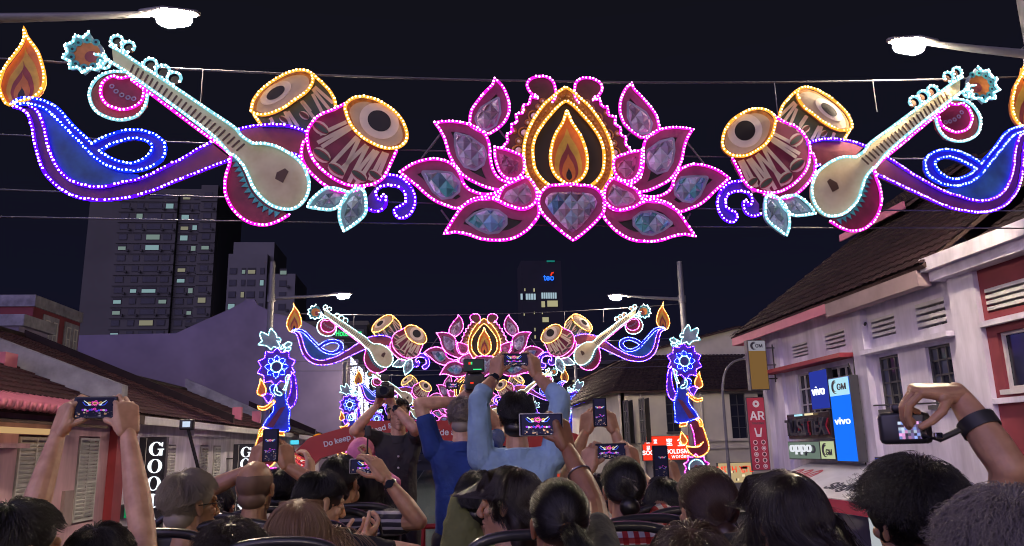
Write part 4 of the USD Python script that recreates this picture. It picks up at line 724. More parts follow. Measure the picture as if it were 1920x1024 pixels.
mat('tower_pane', (.045, .045, .055), .5, .3, .4); mat('tower_pale', (.20, .195, .185), .9, .12, .1)
def tower(label, Y, depth, cols, x0, x1, z1, material, litp, win, floor=3.0, zmin=34, dark='tower_dark', steps=()):
    b = thing('apartment_tower', label, 'building'); obj('wall', bx(x0, x1, Y, Y+depth, .1, z1), material, b)
    for a0, a1, aa, zz in steps: obj('bay', bx(a0, a1, Y-aa, Y-.01 if aa > 0 else Y+depth-1, .1, zz), material, b)
    for z in np.arange(zmin-1.1, z1-2, floor):
        for a0, a1, aa, zz in (steps or ((x0, x1, 0, z1),)):
            if aa >= 0 and z < zz-1: obj('floor_ledge', m3('s', Y-max(aa, 0), a0+.1, a1-.1, .02, .28, z, z+.22), material, b)
    for cx, w in cols:
        for z in np.arange(zmin, z1-2.5, floor*2): obj('cooling_unit', m3('s', Y-max([aa for a0, a1, aa, zz in steps if a0 <= cx <= a1] or [0]), cx+w/2+.25, cx+w/2+.9, .3, .75, z-.5, z+.1), 'tower_dark', b)
        for z in np.arange(zmin, z1-2.5, floor):
            on_ = r.random() < litp; o_ = max([aa for a0, a1, aa, zz in steps if a0 <= cx <= a1] or [0]); o_ = max(o_, 0) if x0 <= cx <= x1 else o_
            f = obj('window', m3('s', Y-o_, cx-w/2-.12, cx+w/2+.12, .02, .12, z-.12, z+1.55), 'tower_dark', b)
            k = r.integers(3); obj('pane', m3('s', Y-o_, cx-w/2, cx+w/2, .123, .15, z, z+1.4*(r.choice([1, .7, 1]) if on_ else 1)), lit('room_%d' % k, ((.55, .75, .70), (.9, .85, .6), (.5, .8, .85))[k], (.30, .24, .4)[k]) if on_ else 'tower_pane', f)
    return b
t1 = tower('tall apartment tower with scattered lit windows behind the left roofs', 220, 25, [(-87.6, 2.0), (-83.6, 1.6), (-79.5, 3.6), (-75.6, 2.0), (-71.4, 2.0), (-68.6, 1.2), (-64.9, 2.0)], -98, -62.2, 79, 'tower_grey', .17, 0, 3.05, 36, steps=((-89.5, -73.5, 1.5, 77), (-67, -62.4, 2.2, 79.5), (-73.3, -67.2, .6, 78)))
t2 = tower('lower stepped apartment block right of the tall tower', 200, 20, [(-52.2, 1.6), (-49.6, .8), (-47.6, 1.8), (-44.9, .9), (-39.8, 1.6)], -53.6, -43.8, 54.6, 'tower_pale', .3, 0, 3.1, 40, steps=((-43.7, -36.7, -1, 49.5), (-53, -42.6, -2, 58.3)))
b = thing('office_tower', 'distant dark office tower with blue lettered rooftop sign', 'building'); obj('wall', bx(56, 83, 500, 525, .1, 126), (mat('tower_black', (.03, .03, .038), .9, .1, .1), 'tower_black')[1], b)
def pxbox(x0, y0, x1, y1, Y, m_, name='window', parent=b, th=.3):
    p, q = at(x0, y0, Y=Y), at(x1, y1, Y=Y); obj(name, bx(p[0], q[0], Y-th, Y, q[2], p[2]), m_, parent)
lit('room_bright', (.45, .62, .72), .8); lit('room_yellow', (.75, .7, .4), .55)
for k in range(6): pxbox(976+k*4.9, 551, 980+k*4.9, 562, 499.6, 'lit_room_bright' if k != 1 else 'night_glass')
for k in range(7): pxbox(1015+k*4.2, 549, 1018.4+k*4.2, 560, 499.6, 'lit_room_bright')
for x0, y0, x1, y1 in ((1015, 565, 1022, 576), (1026, 564, 1046, 575), (1017, 595, 1029, 604), (1000, 541, 1003, 547), (983, 541, 985, 546), (1001, 585, 1003, 589), (1016, 586, 1018, 589), (1002, 615, 1004, 621), (1002, 629, 1005, 635), (1018, 617, 1019, 620), (1019, 646, 1021, 649), (982, 588, 984, 592)): pxbox(x0, y0, x1, y1, 499.6, 'lit_room_yellow')
pxbox(1025, 488.5, 1040, 491.5, 499.6, 'lit_strip', 'roof_light')
p = at(1029, 521, Y=499); m = text('teo', 3.6, (p[0], 499.5, p[2]), 's', .5, True, width=7.0); obj('sign_letters', m, 'lit_sign_blue', b)
p = at(1034.5, 514, Y=499); obj('sign_accent', sweep(V([[p[0]-.6, 499, p[2]-1], [p[0]+.2, 499, p[2]+.9], [p[0]+1.3, 499, p[2]+1.0]]), .5, 6), 'lit_red', b)
b = thing('far_block', 'dark distant block with few lit windows right of the second arch', 'building'); obj('wall', bx(23, 52, 150, 170, .1, 24), 'tower_black', b)
for z in np.arange(11, 23.5, 3): obj('ledge', bx(23, 52, 149.6, 149.99, z-.5, z), 'tower_dark', b)
for x, z in ((27, 15.4), (31, 12.4), (34.5, 21.2), (37, 21.2), (40, 18.4), (29, 18.4), (45, 15.4), (33, 15.4)):
    f = obj('window', bx(x-.9, x+.9, 149.9, 149.97, z, z+1.3), 'frame_dark', b); obj('pane', bx(x-.7, x+.7, 149.85, 149.89, z+.1, z+1.2), 'lit_room_yellow' if x < 33 else 'lit_room_0', f)
p, q = at(630, 620, Y=95), at(678, 630, Y=95); t = thing('hotel_sign', 'green glowing hotel name sign seen through the second arch', 'sign'); obj('backing', bx(p[0]-.2, q[0]+.2, 95.05, 95.2, q[2]-.15, p[2]+.15), 'sign_metal', t); obj('lettering', text('Hotel darr', .65, ((p[0]+q[0])/2, 95, (p[2]+q[2])/2), 's', .04, True, width=q[0]-p[0]), 'lit_green', t)
b = thing('hotel_block', 'dark block behind the blank gable wall carrying the green sign', 'building'); obj('wall', bx(-30, -8.6, 95.3, 110, .1, 19), 'tower_black', b); obj('parapet', bx(-30.2, -8.4, 95.25, 110.2, 19.003, 19.5), 'tower_dark', b)
# ------------------------------------------------------------------ light figures on the poles
def pole_px(x, y, right=False):
    p = at(x, y, Y=31.6)
    return (-(p[0]-10.5), p[2]) if right else (p[0]+6.55, p[2])
L_ = lambda *c: V([pole_px(470+c[i]/4.264, 600+c[i+1]/4.264) for i in range(0, len(c), 2)])
R_ = lambda *c: V([pole_px(1240+c[i]/3.41, 600+c[i+1]/3.41, True) for i in range(0, len(c), 2)])
def star(c, R0, R1, n, ph=0): a = np.arange(2*n)*math.pi/n+ph; rr = np.where(np.arange(2*n) % 2 == 0, R0, R1); return V(c)+np.stack([rr*np.sin(a), rr*np.cos(a)], 1)
def figure_set(s, X0):
    m = lambda p: mirror(p, s); out = []; side = 'left' if s > 0 else 'right'; kw = dict(step=.048, r=.030)
    T = lambda n: thing(n, '', 'light display', (X0, 31.6, 0))
    t = T('flower_light'); q = L_(62,200, 78,182, 97,172, 82,140, 75,110, 95,100, 145,125, 152,92, 165,65, 185,90, 205,115, 212,145, 230,140, 245,160, 238,178, 212,168, 235,205, 228,228, 185,215, 165,240, 130,210)
    p = board('leaf', 'board_silver', m(q), t, .0); light_string('white', m(q), p, -.05, True, **kw)
    for q in (L_(240,235, 255,200, 275,195, 265,230), L_(262,205, 300,175, 330,185, 325,205, 285,225), L_(265,250, 285,228, 325,222, 318,245)): p = board('leaf', 'board_silver', m(q), t, .0); light_string('white', m(q), p, -.05, True, **kw)
    out.append((t, 'white leafy flower light at the top of the %s pole, %%s arch' % side, 'flower lights'))
    t = T('rosette_light'); c = L_(208,375)[0]; R = L_(208,375+145)[0][1]; R = c[1]-R
    q = star(c, R*1.06, R*.82, 10, math.pi/10*.0); p = board('rosette', 'board_purple', m(q), t, .03); light_string('violet', m(q), p, -.02, True, **kw)
    for k in range(8):
        a = k*math.pi/4; d = V([math.sin(a), math.cos(a)]); e = V([d[1], -d[0]]); q = V([c+d*R*.34+e*R*.12, c+d*R*.5+e*R*.14, c+d*R*.62, c+d*R*.5-e*R*.14, c+d*R*.34-e*R*.12])
        pp = board('rosette_petal', 'board_blue', m(q), p, .02, .008); light_string('blue', m(q), p, -.03, False, **kw)
    q = star(c, R*.3, R*.3, 9); light_string('white', m(q), p, -.03, True, **kw); obj('rosette_core', plate(poly(m(q)), .015, .01), 'board_indigo', p)
    out.append((t, 'violet rosette light with blue petal ring on the %s pole, %%s arch' % side, 'rosette lights'))
    t = T('dancer_light')
    dr = L_(210,600, 240,608, 270,590, 285,560, 282,610, 290,665, 312,720, 309,800, 311,880, 270,892, 200,885, 140,868, 95,860, 130,800, 182,730, 186,655)
    p = board('dress', 'board_blue', m(dr), t, .0); light_string('blue', m(dr[3:]), p, -.05, False, **kw)
    sash = L_(130,850, 235,705, 280,690, 180,860); obj('sash', plate(poly(m(sash)), -.008, .006), 'board_maroon', p)
    hd = L_(205,520, 190,560, 200,590, 235,605, 255,597, 240,580, 215,570, 212,545); hb = board('head', 'board_indigo', m(L_(160,570, 155,540, 180,520, 215,515, 250,560, 250,600, 205,610, 190,590)), t, -.01); light_string('white', m(hd), hb, -.05, True, **kw); light_string('blue', m(L_(195,610, 165,575, 155,540, 180,520, 207,518)), hb, -.05, False, **kw)
    q = L_(280,465, 300,438, 315,440, 300,500, 282,560, 262,560, 285,505); p = board('raised_arm', 'board_orange', m(q), t, -.01); light_string('white', m(q), p, -.05, True, **kw)
    q = L_(60,690, 110,695, 160,665, 185,640, 200,655, 150,700, 110,720, 65,712); p = board('arm', 'board_orange', m(q), t, -.01); light_string('warm', m(q), p, -.05, True, **kw)
    q = L_(325,415, 352,450, 365,520, 370,600, 352,670, 318,705, 292,650, 312,600, 325,530, 322,450); p = board('veil', 'board_purple', m(q), t, .04); light_string('violet', m(q), p, -.01, True, **kw)
    q = L_(80,470, 105,510, 125,555, 120,595, 90,610, 58,590, 58,560, 75,510); p = board('flame', 'board_orange', m(q), t, .0); light_string('warm', m(q), p, -.05, True, **kw)
    q = L_(95,602, 140,590, 180,605, 165,640, 142,668, 112,622); p = board('small_lamp', 'board_purple', m(q), t, .0); light_string('violet', m(q), p, -.05, True, **kw)
    for q in (L_(62,930, 75,880, 100,855, 130,865, 100,890, 90,930), L_(205,890, 265,895, 272,925, 210,918)): p = board('foot', 'board_orange', m(q), t, .0); light_string('warm', m(q), p, -.05, True, **kw)
    out.append((t, 'blue dressed dancer light raising an arm, on the %s pole of the %%s arch' % side, 'dancer lights'))
    t = T('pole_lamp_light'); m2 = m
    q = R_(185,670, 205,640, 235,640, 265,690, 285,750, 300,800, 295,840, 260,868, 220,875, 180,850, 155,810, 200,812, 240,805, 250,790, 215,800, 205,730); p = board('lamp_body', 'board_wine', m2(q), t, .0); light_string('warm', m2(q[2:14]), p, -.05, False, **kw); light_string('magenta', m2(R_(185,670, 205,730, 213,800)), p, -.05, False, **kw); light_string('warm', m2(R_(160,805, 200,812, 240,808, 265,780)), p, -.05, False, **kw)
    q = R_(125,715, 150,745, 165,770, 155,795, 130,795, 117,765); p = board('flame', 'board_orange', m2(q), t, .0); light_string('warm', m2(q), p, -.05, True, **kw)
    out.append((t, 'curved oil lamp light with flame at the foot of the %s pole, %%s arch' % side, 'pole lamp lights'))
    t = T('rosette_light'); c = R_(225,945)[0]; R = R_(225,945)[0]-R_(225,860)[0]; R = abs(R[1])
    q = star(c, R*1.05, R*.85, 10); p = board('rosette', 'board_purple', m2(q), t, .03); light_string('magenta', m2(q), p, -.02, True, **kw); q = star(c, R*.62, R*.62, 10); light_string('white', m2(q), p, -.03, True, **kw); obj('rosette_core', plate(poly(m2(q)), .015, .01), 'board_silver', p); obj('rosette_core', plate(Point(*m2([c])[0]).buffer(R*.2), .009, .005), 'board_red', p)
    out.append((t, 'low magenta rosette light with white ring on the %s pole, %%s arch' % side, 'low rosette lights'))
    for tt, lab, grp in out:
        tag(stage.GetPrimAtPath(tt), lab % NTH[1], None, grp)
        for k in (2, 3): copy(tt, lab % NTH[k], (X0, ARCH_Y[k]-.27, 0), 0, grp)
figure_set(1, -6.55); figure_set(-1, 10.5)
# ------------------------------------------------------------------ the open top bus
mat('bus_red', (.42, .025, .03), .35, .08, 2); mat('bus_red_dark', (.25, .015, .02), .5, .1, 2); mat('deck_grey', (.09, .09, .095), .8, .2, 3); mat('seat_black', (.02, .02, .023), .5, .2, 5); mat('seat_teal', (.06, .22, .20), .8, .15, 5); mat('handle_black', (.03, .03, .035), .25, .1, 4); mat('rail_silver', (.35, .33, .38), .25, .1, 4, metal=.9)
glow('beacon', (1, .30, .02), .7)
DECK = 2.38
bus = thing('open_top_bus', 'open top bus deck full of people, red front bar with a safety notice', 'bus')
obj('deck', bx(-1.25, 1.25, -2.5, 7.4, DECK-.12, DECK), 'deck_grey', bus); obj('body', cat_([bx(-1.27, 1.27, -2.5, 7.5, .35, DECK-.123)]), 'bus_red', bus)
for s in (-1, 1):
    obj('side_panel', bx(*sorted((s*1.255, s*1.22)), -2.5, 7.4, DECK+.003, DECK+.72), 'bus_red', bus)
    obj('side_rail', sweep(V([[s*1.235, -2.4, DECK+.9], [s*1.235, 6.9, DECK+.9]]), .022, 8), 'rail_silver', bus, True)
    for y in np.arange(-2, 7, 1.5): obj('rail_post', sweep(V([[s*1.235, y, DECK+.72], [s*1.235, y, DECK+.9]]), .018, 6), 'rail_silver', bus)
for x in (-1.0, 1.0):
    for y in (.4, 6.2): obj('wheel', (lambda m: (m.apply_transform(trimesh.transformations.rotation_matrix(math.pi/2, [0, 1, 0])), m.apply_translation([x, y, .5]), m)[2])(trimesh.creation.cylinder(.5, .3, sections=24)), 'seat_black', bus)
# front bar: an arch of red tube-like panel carrying the notice
YB = 7.1; P1, P2 = at(585, 862, Y=YB), at(690, 832, Y=YB); zl, zh = P1[2], P2[2]
bar = [(-1.25, DECK+.35), (-1.25, zl-.08), (P1[0]+.02, zl+.10), (P2[0], zh+.10), (.45, zh+.08), (1.22, zl+.08), (1.25, DECK+.35)]
outer = LineString(bar).buffer(.10, cap_style=2, join_style=1)
fb = obj('front_bar', (lambda m: m)(plate(outer, YB, .12)), 'bus_red', bus)
ang = math.atan2(zh-zl, P2[0]-P1[0]); m = meshkit.text_mesh('Do keep your Head & Hands', .045, .006, True); Rm = trimesh.transformations.rotation_matrix(ang, [0, 0, 1]); m.apply_transform(Rm)
obj('notice', facing(m, (P1[0]+.10, YB-.003, zl+.105), 's'), 'letter_white', fb)
m = meshkit.text_mesh('inside at all times', .05, .006, True); obj('notice', facing(m, (P2[0]+.52, YB-.003, zh+.06), 's'), 'letter_white', fb)
obj('windscreen', bx(-1.12, 1.12, YB+.13, YB+.14, DECK+.5, zl-.12), usdkit.material(stage, '/World/Looks/clear_pane', {'t': ('transparent_bsdf', {'color': (.75, .85, .88)}), 'g': ('glossy_bsdf', {'roughness': .03}), 'f': ('fresnel', {'IOR': 1.45}), 'm': ('mix_closure', {})}, [('f.fac', 'm.fac'), ('t.BSDF', 'm.closure1'), ('g.BSDF', 'm.closure2')], surface='m.closure'), bus)
rl = [(-1.1, 3.12), (1.1, 3.12)]
obj('front_rail', cat_([sweep(V([[-1.15, YB-.3, z], [1.15, YB-.3, z]]), .022, 8) for z in (DECK+.42, DECK+.80)]+[sweep(V([[x, YB-.3, DECK+.05], [x, YB-.3, DECK+.80]]), .02, 8) for x in (-.9, -.45, -.12, .3, .8)]), 'bus_red', bus, True)
obj('front_panel', bx(-1.2, 1.2, YB-.02, YB+.11, DECK+.003, DECK+.34), 'bus_red_dark', bus)
p = at(597, 838, Y=YB+.25); bc = obj('beacon', Manifold.sphere(.075, 20).scale([1, 1, 1.05]).translate([p[0], p[1], p[2]+.04]), 'beacon', bus, True); obj('beacon_base', trimesh.creation.cylinder(.085, .07).apply_translation([p[0], p[1], p[2]-.07]), 'seat_black', bc)
def seat(x, y, w=.40, teal=False):
    """Seat with its back at y, facing the front of the bus."""
    c = obj('seat', rbox(x-w/2, x+w/2, y+.02, y+.44, DECK+.36, DECK+.46, .035), 'seat_teal', bus, 40)
    obj('backrest', rbox(x-w/2, x+w/2, y-.07, y, DECK+.42, DECK+1.06, .03), 'seat_black', c, 40)
    if teal: obj('headcover', rbox(x-w/2+.02, x+w/2-.02, y-.078, y+.006, DECK+.90, DECK+1.075, .02), 'seat_teal', c, 40)
    q = curve([(x-w/2+.03, DECK+.85), (x-w/2+.02, DECK+1.08), (x-w/2+.10, DECK+1.15), (x+w/2-.10, DECK+1.15), (x+w/2-.02, DECK+1.08), (x+w/2-.03, DECK+.85)], False, .03, 80)
    obj('grab_handle', sweep(np.stack([q[:, 0], np.full(len(q), y-.10), q[:, 1]], 1), .017, 8), 'handle_black', c, True)
    obj('leg', bx(x-.04, x+.04, y+.15, y+.3, DECK+.003, DECK+.357), 'rail_silver', c)
# ------------------------------------------------------------------ people
def skin(name, c):
    if name not in MATS:
        a = V(c)
        MATS[name] = usdkit.material(stage, '/World/Looks/'+name, {'tc': ('texture_coordinate', {}), 'n': ('noise_texture', {'scale': 22, 'detail': 6}), 'rp': ('rgb_ramp', {'ramp': [(.3, a*V([.80, .74, .70])), (.7, np.clip(a*1.15, 0, 1))]}),
            'n2': ('noise_texture', {'scale': 260, 'detail': 3}), 'bp': ('bump', {'strength': .15, 'distance': .003}), 'p': ('principled_bsdf', {'roughness': .48, 'subsurface_weight': .12, 'subsurface_radius': (.012, .005, .003), 'subsurface_scale': 1.0})},
            [('tc.object', 'n.vector'), ('n.fac', 'rp.fac'), ('rp.color', 'p.base_color'), ('tc.object', 'n2.vector'), ('n2.fac', 'bp.height'), ('bp.normal', 'p.normal')], surface='p.BSDF')
    return name
skin('skin_light', (.58, .36, .25)); skin('skin_tan', (.42, .24, .15)); skin('skin_brown', (.26, .13, .075))
def hairmat(name, c, rough=.38):
    if name not in MATS:
        MATS[name] = usdkit.material(stage, '/World/Looks/'+name, {'hi': ('hair_info', {}), 'n': ('white_noise_texture', {'dimensions': '1D'}), 'rp': ('rgb_ramp', {'ramp': [(.0, V(c)*.35), (.6, V(c)*.9), (.9, V(c)*2.0), (1., np.clip(V(c)*4.0, 0, .8))]}), 'p': ('principled_bsdf', {'roughness': rough, 'specular_ior_level': .6})},
            [('hi.index', 'n.w'), ('n.value', 'rp.fac'), ('rp.color', 'p.base_color')], surface='p.BSDF')
    return name
hairmat('hair_black', (.012, .010, .010)); hairmat('hair_dark', (.022, .015, .013)); hairmat('hair_brown', (.05, .026, .018)); hairmat('hair_grey', (.30, .26, .225), .5); hairmat('hair_silver', (.17, .15, .16), .5); hairmat('hair_blond', (.24, .14, .085), .4); mat('stubble', (.17, .10, .075), .6, .15, 30)
def cloth(name, c, bump=.35): return mat('cloth_'+name, c, .85, .22, 5, bump) and 'cloth_'+name
for n_, c_ in (('black', (.014, .014, .017)), ('charcoal', (.035, .036, .042)), ('blue', (.015, .045, .20)), ('sky', (.24, .38, .55)), ('mustard', (.30, .16, .05)), ('olive', (.13, .14, .05)), ('pink', (.60, .18, .32)), ('white', (.5, .48, .5)), ('denim', (.03, .045, .10)), ('wine', (.14, .02, .04)), ('green', (.10, .14, .09)), ('grey', (.16, .16, .18)), ('teal', (.05, .22, .20))): cloth(n_, c_)
if 1:
    wave_mat('cloth_stripe', (.018, .018, .032), (.30, .29, .36), 9.0, 'z')
    MATS['cloth_check'] = usdkit.material(stage, '/World/Looks/cloth_check', {'tc': ('texture_coordinate', {}), 'w1': ('wave_texture', {'wave_type': 'bands', 'bands_direction': 'x', 'scale': 7.0, 'distortion': .3}), 'w2': ('wave_texture', {'wave_type': 'bands', 'bands_direction': 'z', 'scale': 7.0, 'distortion': .3}),
        'r1': ('rgb_ramp', {'ramp': [(.5, (.55, .52, .5)), (.56, (.42, .03, .03))]}), 'r2': ('rgb_ramp', {'ramp': [(.5, (1, 1, 1)), (.56, (.6, .08, .08))]}), 'm': ('mix', {'mix_type': 'multiply', 'fac': 1.}), 'p': ('principled_bsdf', {'roughness': .85})},
        [('tc.object', 'w1.vector'), ('tc.object', 'w2.vector'), ('w1.fac', 'r1.fac'), ('w2.fac', 'r2.fac'), ('r1.color', 'm.color1'), ('r2.color', 'm.color2'), ('m.color', 'p.base_color')], surface='p.BSDF')
S = lambda p, r, n=14: Manifold.sphere(float(r), n).translate([float(x) for x in p])
E_ = lambda p, r, n=20: Manifold.sphere(1.0, n).scale([float(x) for x in r]).translate([float(x) for x in p])
HULL = Manifold.batch_hull
def union(ms):
    a = ms[0]
    for m in ms[1:]: a = a+m
    return a
def to_man(t): return Manifold(MMesh(vert_properties=np.asarray(t.vertices, np.float32), tri_verts=np.asarray(t.faces, np.uint32)))
def smooth_man(m, edge, it):
    t = tm(m.refine_to_length(edge)); t = trimesh.Trimesh(t.vertices, t.faces, process=True)
    trimesh.smoothing.filter_taubin(t, .5, .53, iterations=it); k = to_man(t)
    return k if k.status().name == 'NoError' and k.num_tri() else m
def make_head():
    ms = [E_((0, -.018, .035), (.076, .098, .090)), HULL([E_((0, .030, -.025), (.060, .056, .060)), S((0, .062, -.098), .024), S((.042, .005, -.070), .020), S((-.042, .005, -.070), .020)]),
          HULL([S((0, .088, .016), .007), S((0, .108, -.026), .0105)]), HULL([S((0, .106, -.028), .011), S((.011, .094, -.034), .009), S((-.011, .094, -.034), .009)]),
          HULL([S((.040, .070, .028), .011), S((0, .080, .026), .012)]), HULL([S((-.040, .070, .028), .011), S((0, .080, .026), .012)]),
          HULL([S((.020, .080, -.058), .007), S((0, .088, -.056), .009), S((-.020, .080, -.058), .007)]), HULL([S((.017, .079, -.070), .008), S((0, .085, -.070), .009), S((-.017, .079, -.070), .008)]),
          HULL([S((.046, .058, -.018), .017), S((.03, .062, -.03), .012)]), HULL([S((-.046, .058, -.018), .017), S((-.03, .062, -.03), .012)])]
    h = union(ms)
    for s in (-1, 1): h = h-S((s*.031, .098, .006), .017)
    h = smooth_man(h, .007, 6)
    for s in (-1, 1):
        h = h+smooth_man(HULL([E_((s*.079, -.014, .010), (.008, .017, .020), 14), E_((s*.076, -.006, -.022), (.007, .010, .012), 12)])+HULL([S((s*.071, -.004, .008), .010), S((s*.071, -.002, -.02), .010)]), .006, 3)
        h = h+S((s*.031, .075, .006), .0125, 16)
    return h
HEAD = make_head()
def nrm(v): v = V(v, float); return v/(np.linalg.norm(v)+1e-12)
def hand(w, d, n, t, curl=(.5, .7, .5), thumb='grip', sc=1.0, spread=.0):
    """A hand: wrist w, finger direction d, palm normal n, thumb side t; curl of the three joints towards the palm."""
    w, d = V(w, float), nrm(d); n = nrm(n-np.dot(n, d)*d); t = nrm(t-np.dot(t, d)*d-np.dot(t, n)*n)
    L = lambda a, b, c: w+sc*(a*t+b*d+c*n)
    kn = [(.031, .088), (.011, .094), (-.010, .090), (-.029, .080)]
    ms = [HULL([S(L(.020, .0, 0), .019*sc), S(L(-.020, .0, 0), .018*sc), S(L(.028, .030, .004), .017*sc), S(L(-.027, .032, .003), .015*sc)]+[S(L(a, b, 0), .0125*sc) for a, b in kn]), HULL([S(L(.026, .012, .008), .017*sc), S(L(.036, .042, .010), .014*sc), S(L(.010, .03, .006), .012*sc)])]
    seg = [(.043, .026, .021), (.048, .030, .022), (.044, .028, .022), (.034, .021, .019)]
    for k in range(4):
        p = L(kn[k][0], kn[k][1], 0); a = 0; ph = spread*(1.5-k)
        base = nrm(d*math.cos(ph)+t*math.sin(ph)); r = (.0098, .010, .0096, .0086)[k]*sc
        for j in range(3):
            c = curl[j]*(1+.12*(k-1)); a += c; v = base*math.cos(a)+n*math.sin(a); q = p+v*seg[k][j]*sc
            ms.append(HULL([S(p, r*(1-.07*j), 10), S(q, r*(1-.07*(j+1)), 10)])); p = q
    p = L(.034, .028, .010)
    ds = {'grip': ((.62, .62, .45), (.15, .85, .55), (-.1, .80, .65)), 'up': ((.75, .62, .15), (.35, .92, .15), (.15, .97, .1)), 'in': ((.45, .55, .70), (-.05, .70, .75), (-.3, .75, .6))}[thumb]
    for (a, b, c), ln, r in zip(ds, (.042, .032, .026), (.0125, .0108, .0092)):
        q = p+nrm(a*t+b*d+c*n)*ln*sc; ms.append(HULL([S(p, r*sc, 10), S(q, r*.9*sc, 10)])); p = q
    return smooth_man(union(ms), .0055, 2)
def ik(Sh, W, pole, l1=.295, l2=.255):
    D = W-Sh; L = np.linalg.norm(D)
    if L > l1+l2-.012: Sh = W-D/L*(l1+l2-.012) if L < l1+l2+.10 else Sh; D = W-Sh; L = np.linalg.norm(D); k = max(1., L/(l1+l2-.012)); l1 *= k; l2 *= k
    a = (l1*l1-l2*l2+L*L)/(2*L); h = math.sqrt(max(l1*l1-a*a, 1e-6)); dn = D/L; pp = nrm(V(pole)-np.dot(pole, dn)*dn); return Sh, Sh+dn*a+pp*h
UPV = V([0, 0, 1.])
def strands(path, H, R3, N, style, length, seed, mname, width=.0016, Hr=1.0, tail=None):
    """Hair grown from the scalp: each strand leaves its root, follows the head and falls under its own weight."""
    r = rng(seed); rad = V([.080, .102, .094])*Hr; cen = V([0, -.018, .035])*Hr
    d = r.normal(size=(N*4, 3)); d /= np.linalg.norm(d, axis=1, keepdims=True)
    lo = {'buzz': -.55, 'short': -.72, 'mop': -.7}.get(style, -.62)
    ok = (d[:, 2] > lo) & ((d[:, 1] < .22) | (d[:, 2] > .30+.50*(d[:, 1]-.22))) & ~((np.abs(d[:, 0]) > .55) & (d[:, 1] > -.10) & (d[:, 2] < .10))
    d = d[ok][:N]; n = len(d); layer = r.random(n)**.7; p = d*rad+cen
    nrm_ = d/rad; nrm_ /= np.linalg.norm(nrm_, axis=1, keepdims=True)
    crown = nrm([r.uniform(-.1, .1), -.35, .93]); seg = {'buzz': 2, 'short': 5, 'curly': 9, 'bob': 12, 'long': 16, 'pony': 9, 'bun': 9, 'mop': 7}[style]
    ln = length*r.uniform(.7, 1.1, n)*(np.where(d[:, 2] < -.2, .75, 1.) if style in ('short', 'curly', 'mop') else 1.); tl = np.clip((d[:, 2]+.85)/1.15, .12, 1) if style in ('short', 'mop', 'curly') else np.ones(n); ln = ln*tl; st = ln/seg
    out = [p.copy()]; ph = r.uniform(0, 6.28, n); clump = meshkit.noise(p*38+seed, seed)*2-1; clump2 = meshkit.noise(p*38+50+seed, seed+3)*2-1
    puff = {'buzz': .0, 'short': .013, 'curly': .030, 'bob': .012, 'long': .012, 'pony': .008, 'bun': .008, 'mop': .016}[style]
    v = None
    for j in range(seg):
        q = (p-cen)/rad; rr = np.linalg.norm(q, axis=1, keepdims=True); nn = q/rad; nn /= np.linalg.norm(nn, axis=1, keepdims=True)
        fl = p-cen-crown*np.sum((p-cen)*crown, 1, keepdims=True); fl = fl-nn*np.sum(fl*nn, 1, keepdims=True); fl /= np.linalg.norm(fl, axis=1, keepdims=True)+1e-9
        down = V([0, 0, -1.])-0*nn
        if style in ('pony', 'bun'):
            knot = V([0, -.118, .02 if style == 'pony' else -.02])*Hr; fl = knot-p; fl /= np.linalg.norm(fl, axis=1, keepdims=True)+1e-9; w = V([.1, 1., 0.])
        elif style == 'curly': w = V([.8 if j < 2 else .15, .7, .25])
        elif style == 'buzz': w = V([.8, .5, .1])
        elif style in ('short', 'mop'): w = V([(.16 if style == 'short' else .40) if j < 1 else .06, .9, .30])
        else: w = V([.5 if j < 1 else .05, .9, .35+.10*j])
        dv = nn*w[0]+fl*w[1]+down*w[2]
        dv = dv+.35*np.stack([clump, clump2, clump*clump2], 1)*(1 if style not in ('pony', 'bun') else .15)
        if style == 'curly':
            k = 2.1*j+ph; a = np.cross(nn, V([0, 0, 1.])+.1); b_ = np.cross(nn, a); dv = dv+.95*(np.cos(k)[:, None]*a+np.sin(k)[:, None]*b_)
        if style in ('bob', 'long'): dv = dv+.16*np.sin(j*.9+clump*6)[:, None]*np.stack([clump2, clump, 0*clump], 1)
        dv /= np.linalg.norm(dv, axis=1, keepdims=True); v = dv if v is None else v*.45+dv*.55; v /= np.linalg.norm(v, axis=1, keepdims=True)
        p = p+v*st[:, None]
        q = (p-cen)/(rad+.002+puff*(layer*tl)[:, None]*min(1, (j+1)/3.)); rr = np.linalg.norm(q, axis=1, keepdims=True); p = np.where(rr < 1, cen+(p-cen)/np.maximum(rr, .3), p)
        if style in ('bob', 'long'):
            nk = V([0, -.035, 0])*Hr; low = p[:, 2] < -.06; rxy = np.hypot(p[:, 0]-nk[0], p[:, 1]-nk[1]); want = .062+.02*layer+np.where(p[:, 2] < -.16, np.minimum((-.16-p[:, 2])*.7, .07), 0); f = np.where(low & (rxy < want), want/np.maximum(rxy, .01), 1.)
            p[:, 0] = nk[0]+(p[:, 0]-nk[0])*f; p[:, 1] = nk[1]+(p[:, 1]-nk[1])*f
            p[:, 1] = np.where((p[:, 2] < .035) & (p[:, 1] > .012), .012+(p[:, 1]-.012)*.25, p[:, 1])
            face = (p[:, 1] > .045) & (np.abs(p[:, 0]) < .07); p[:, 0] = np.where(face, np.sign(p[:, 0]+1e-6)*.072, p[:, 0])
        out.append(p.copy())
    P_ = np.stack(out, 1)
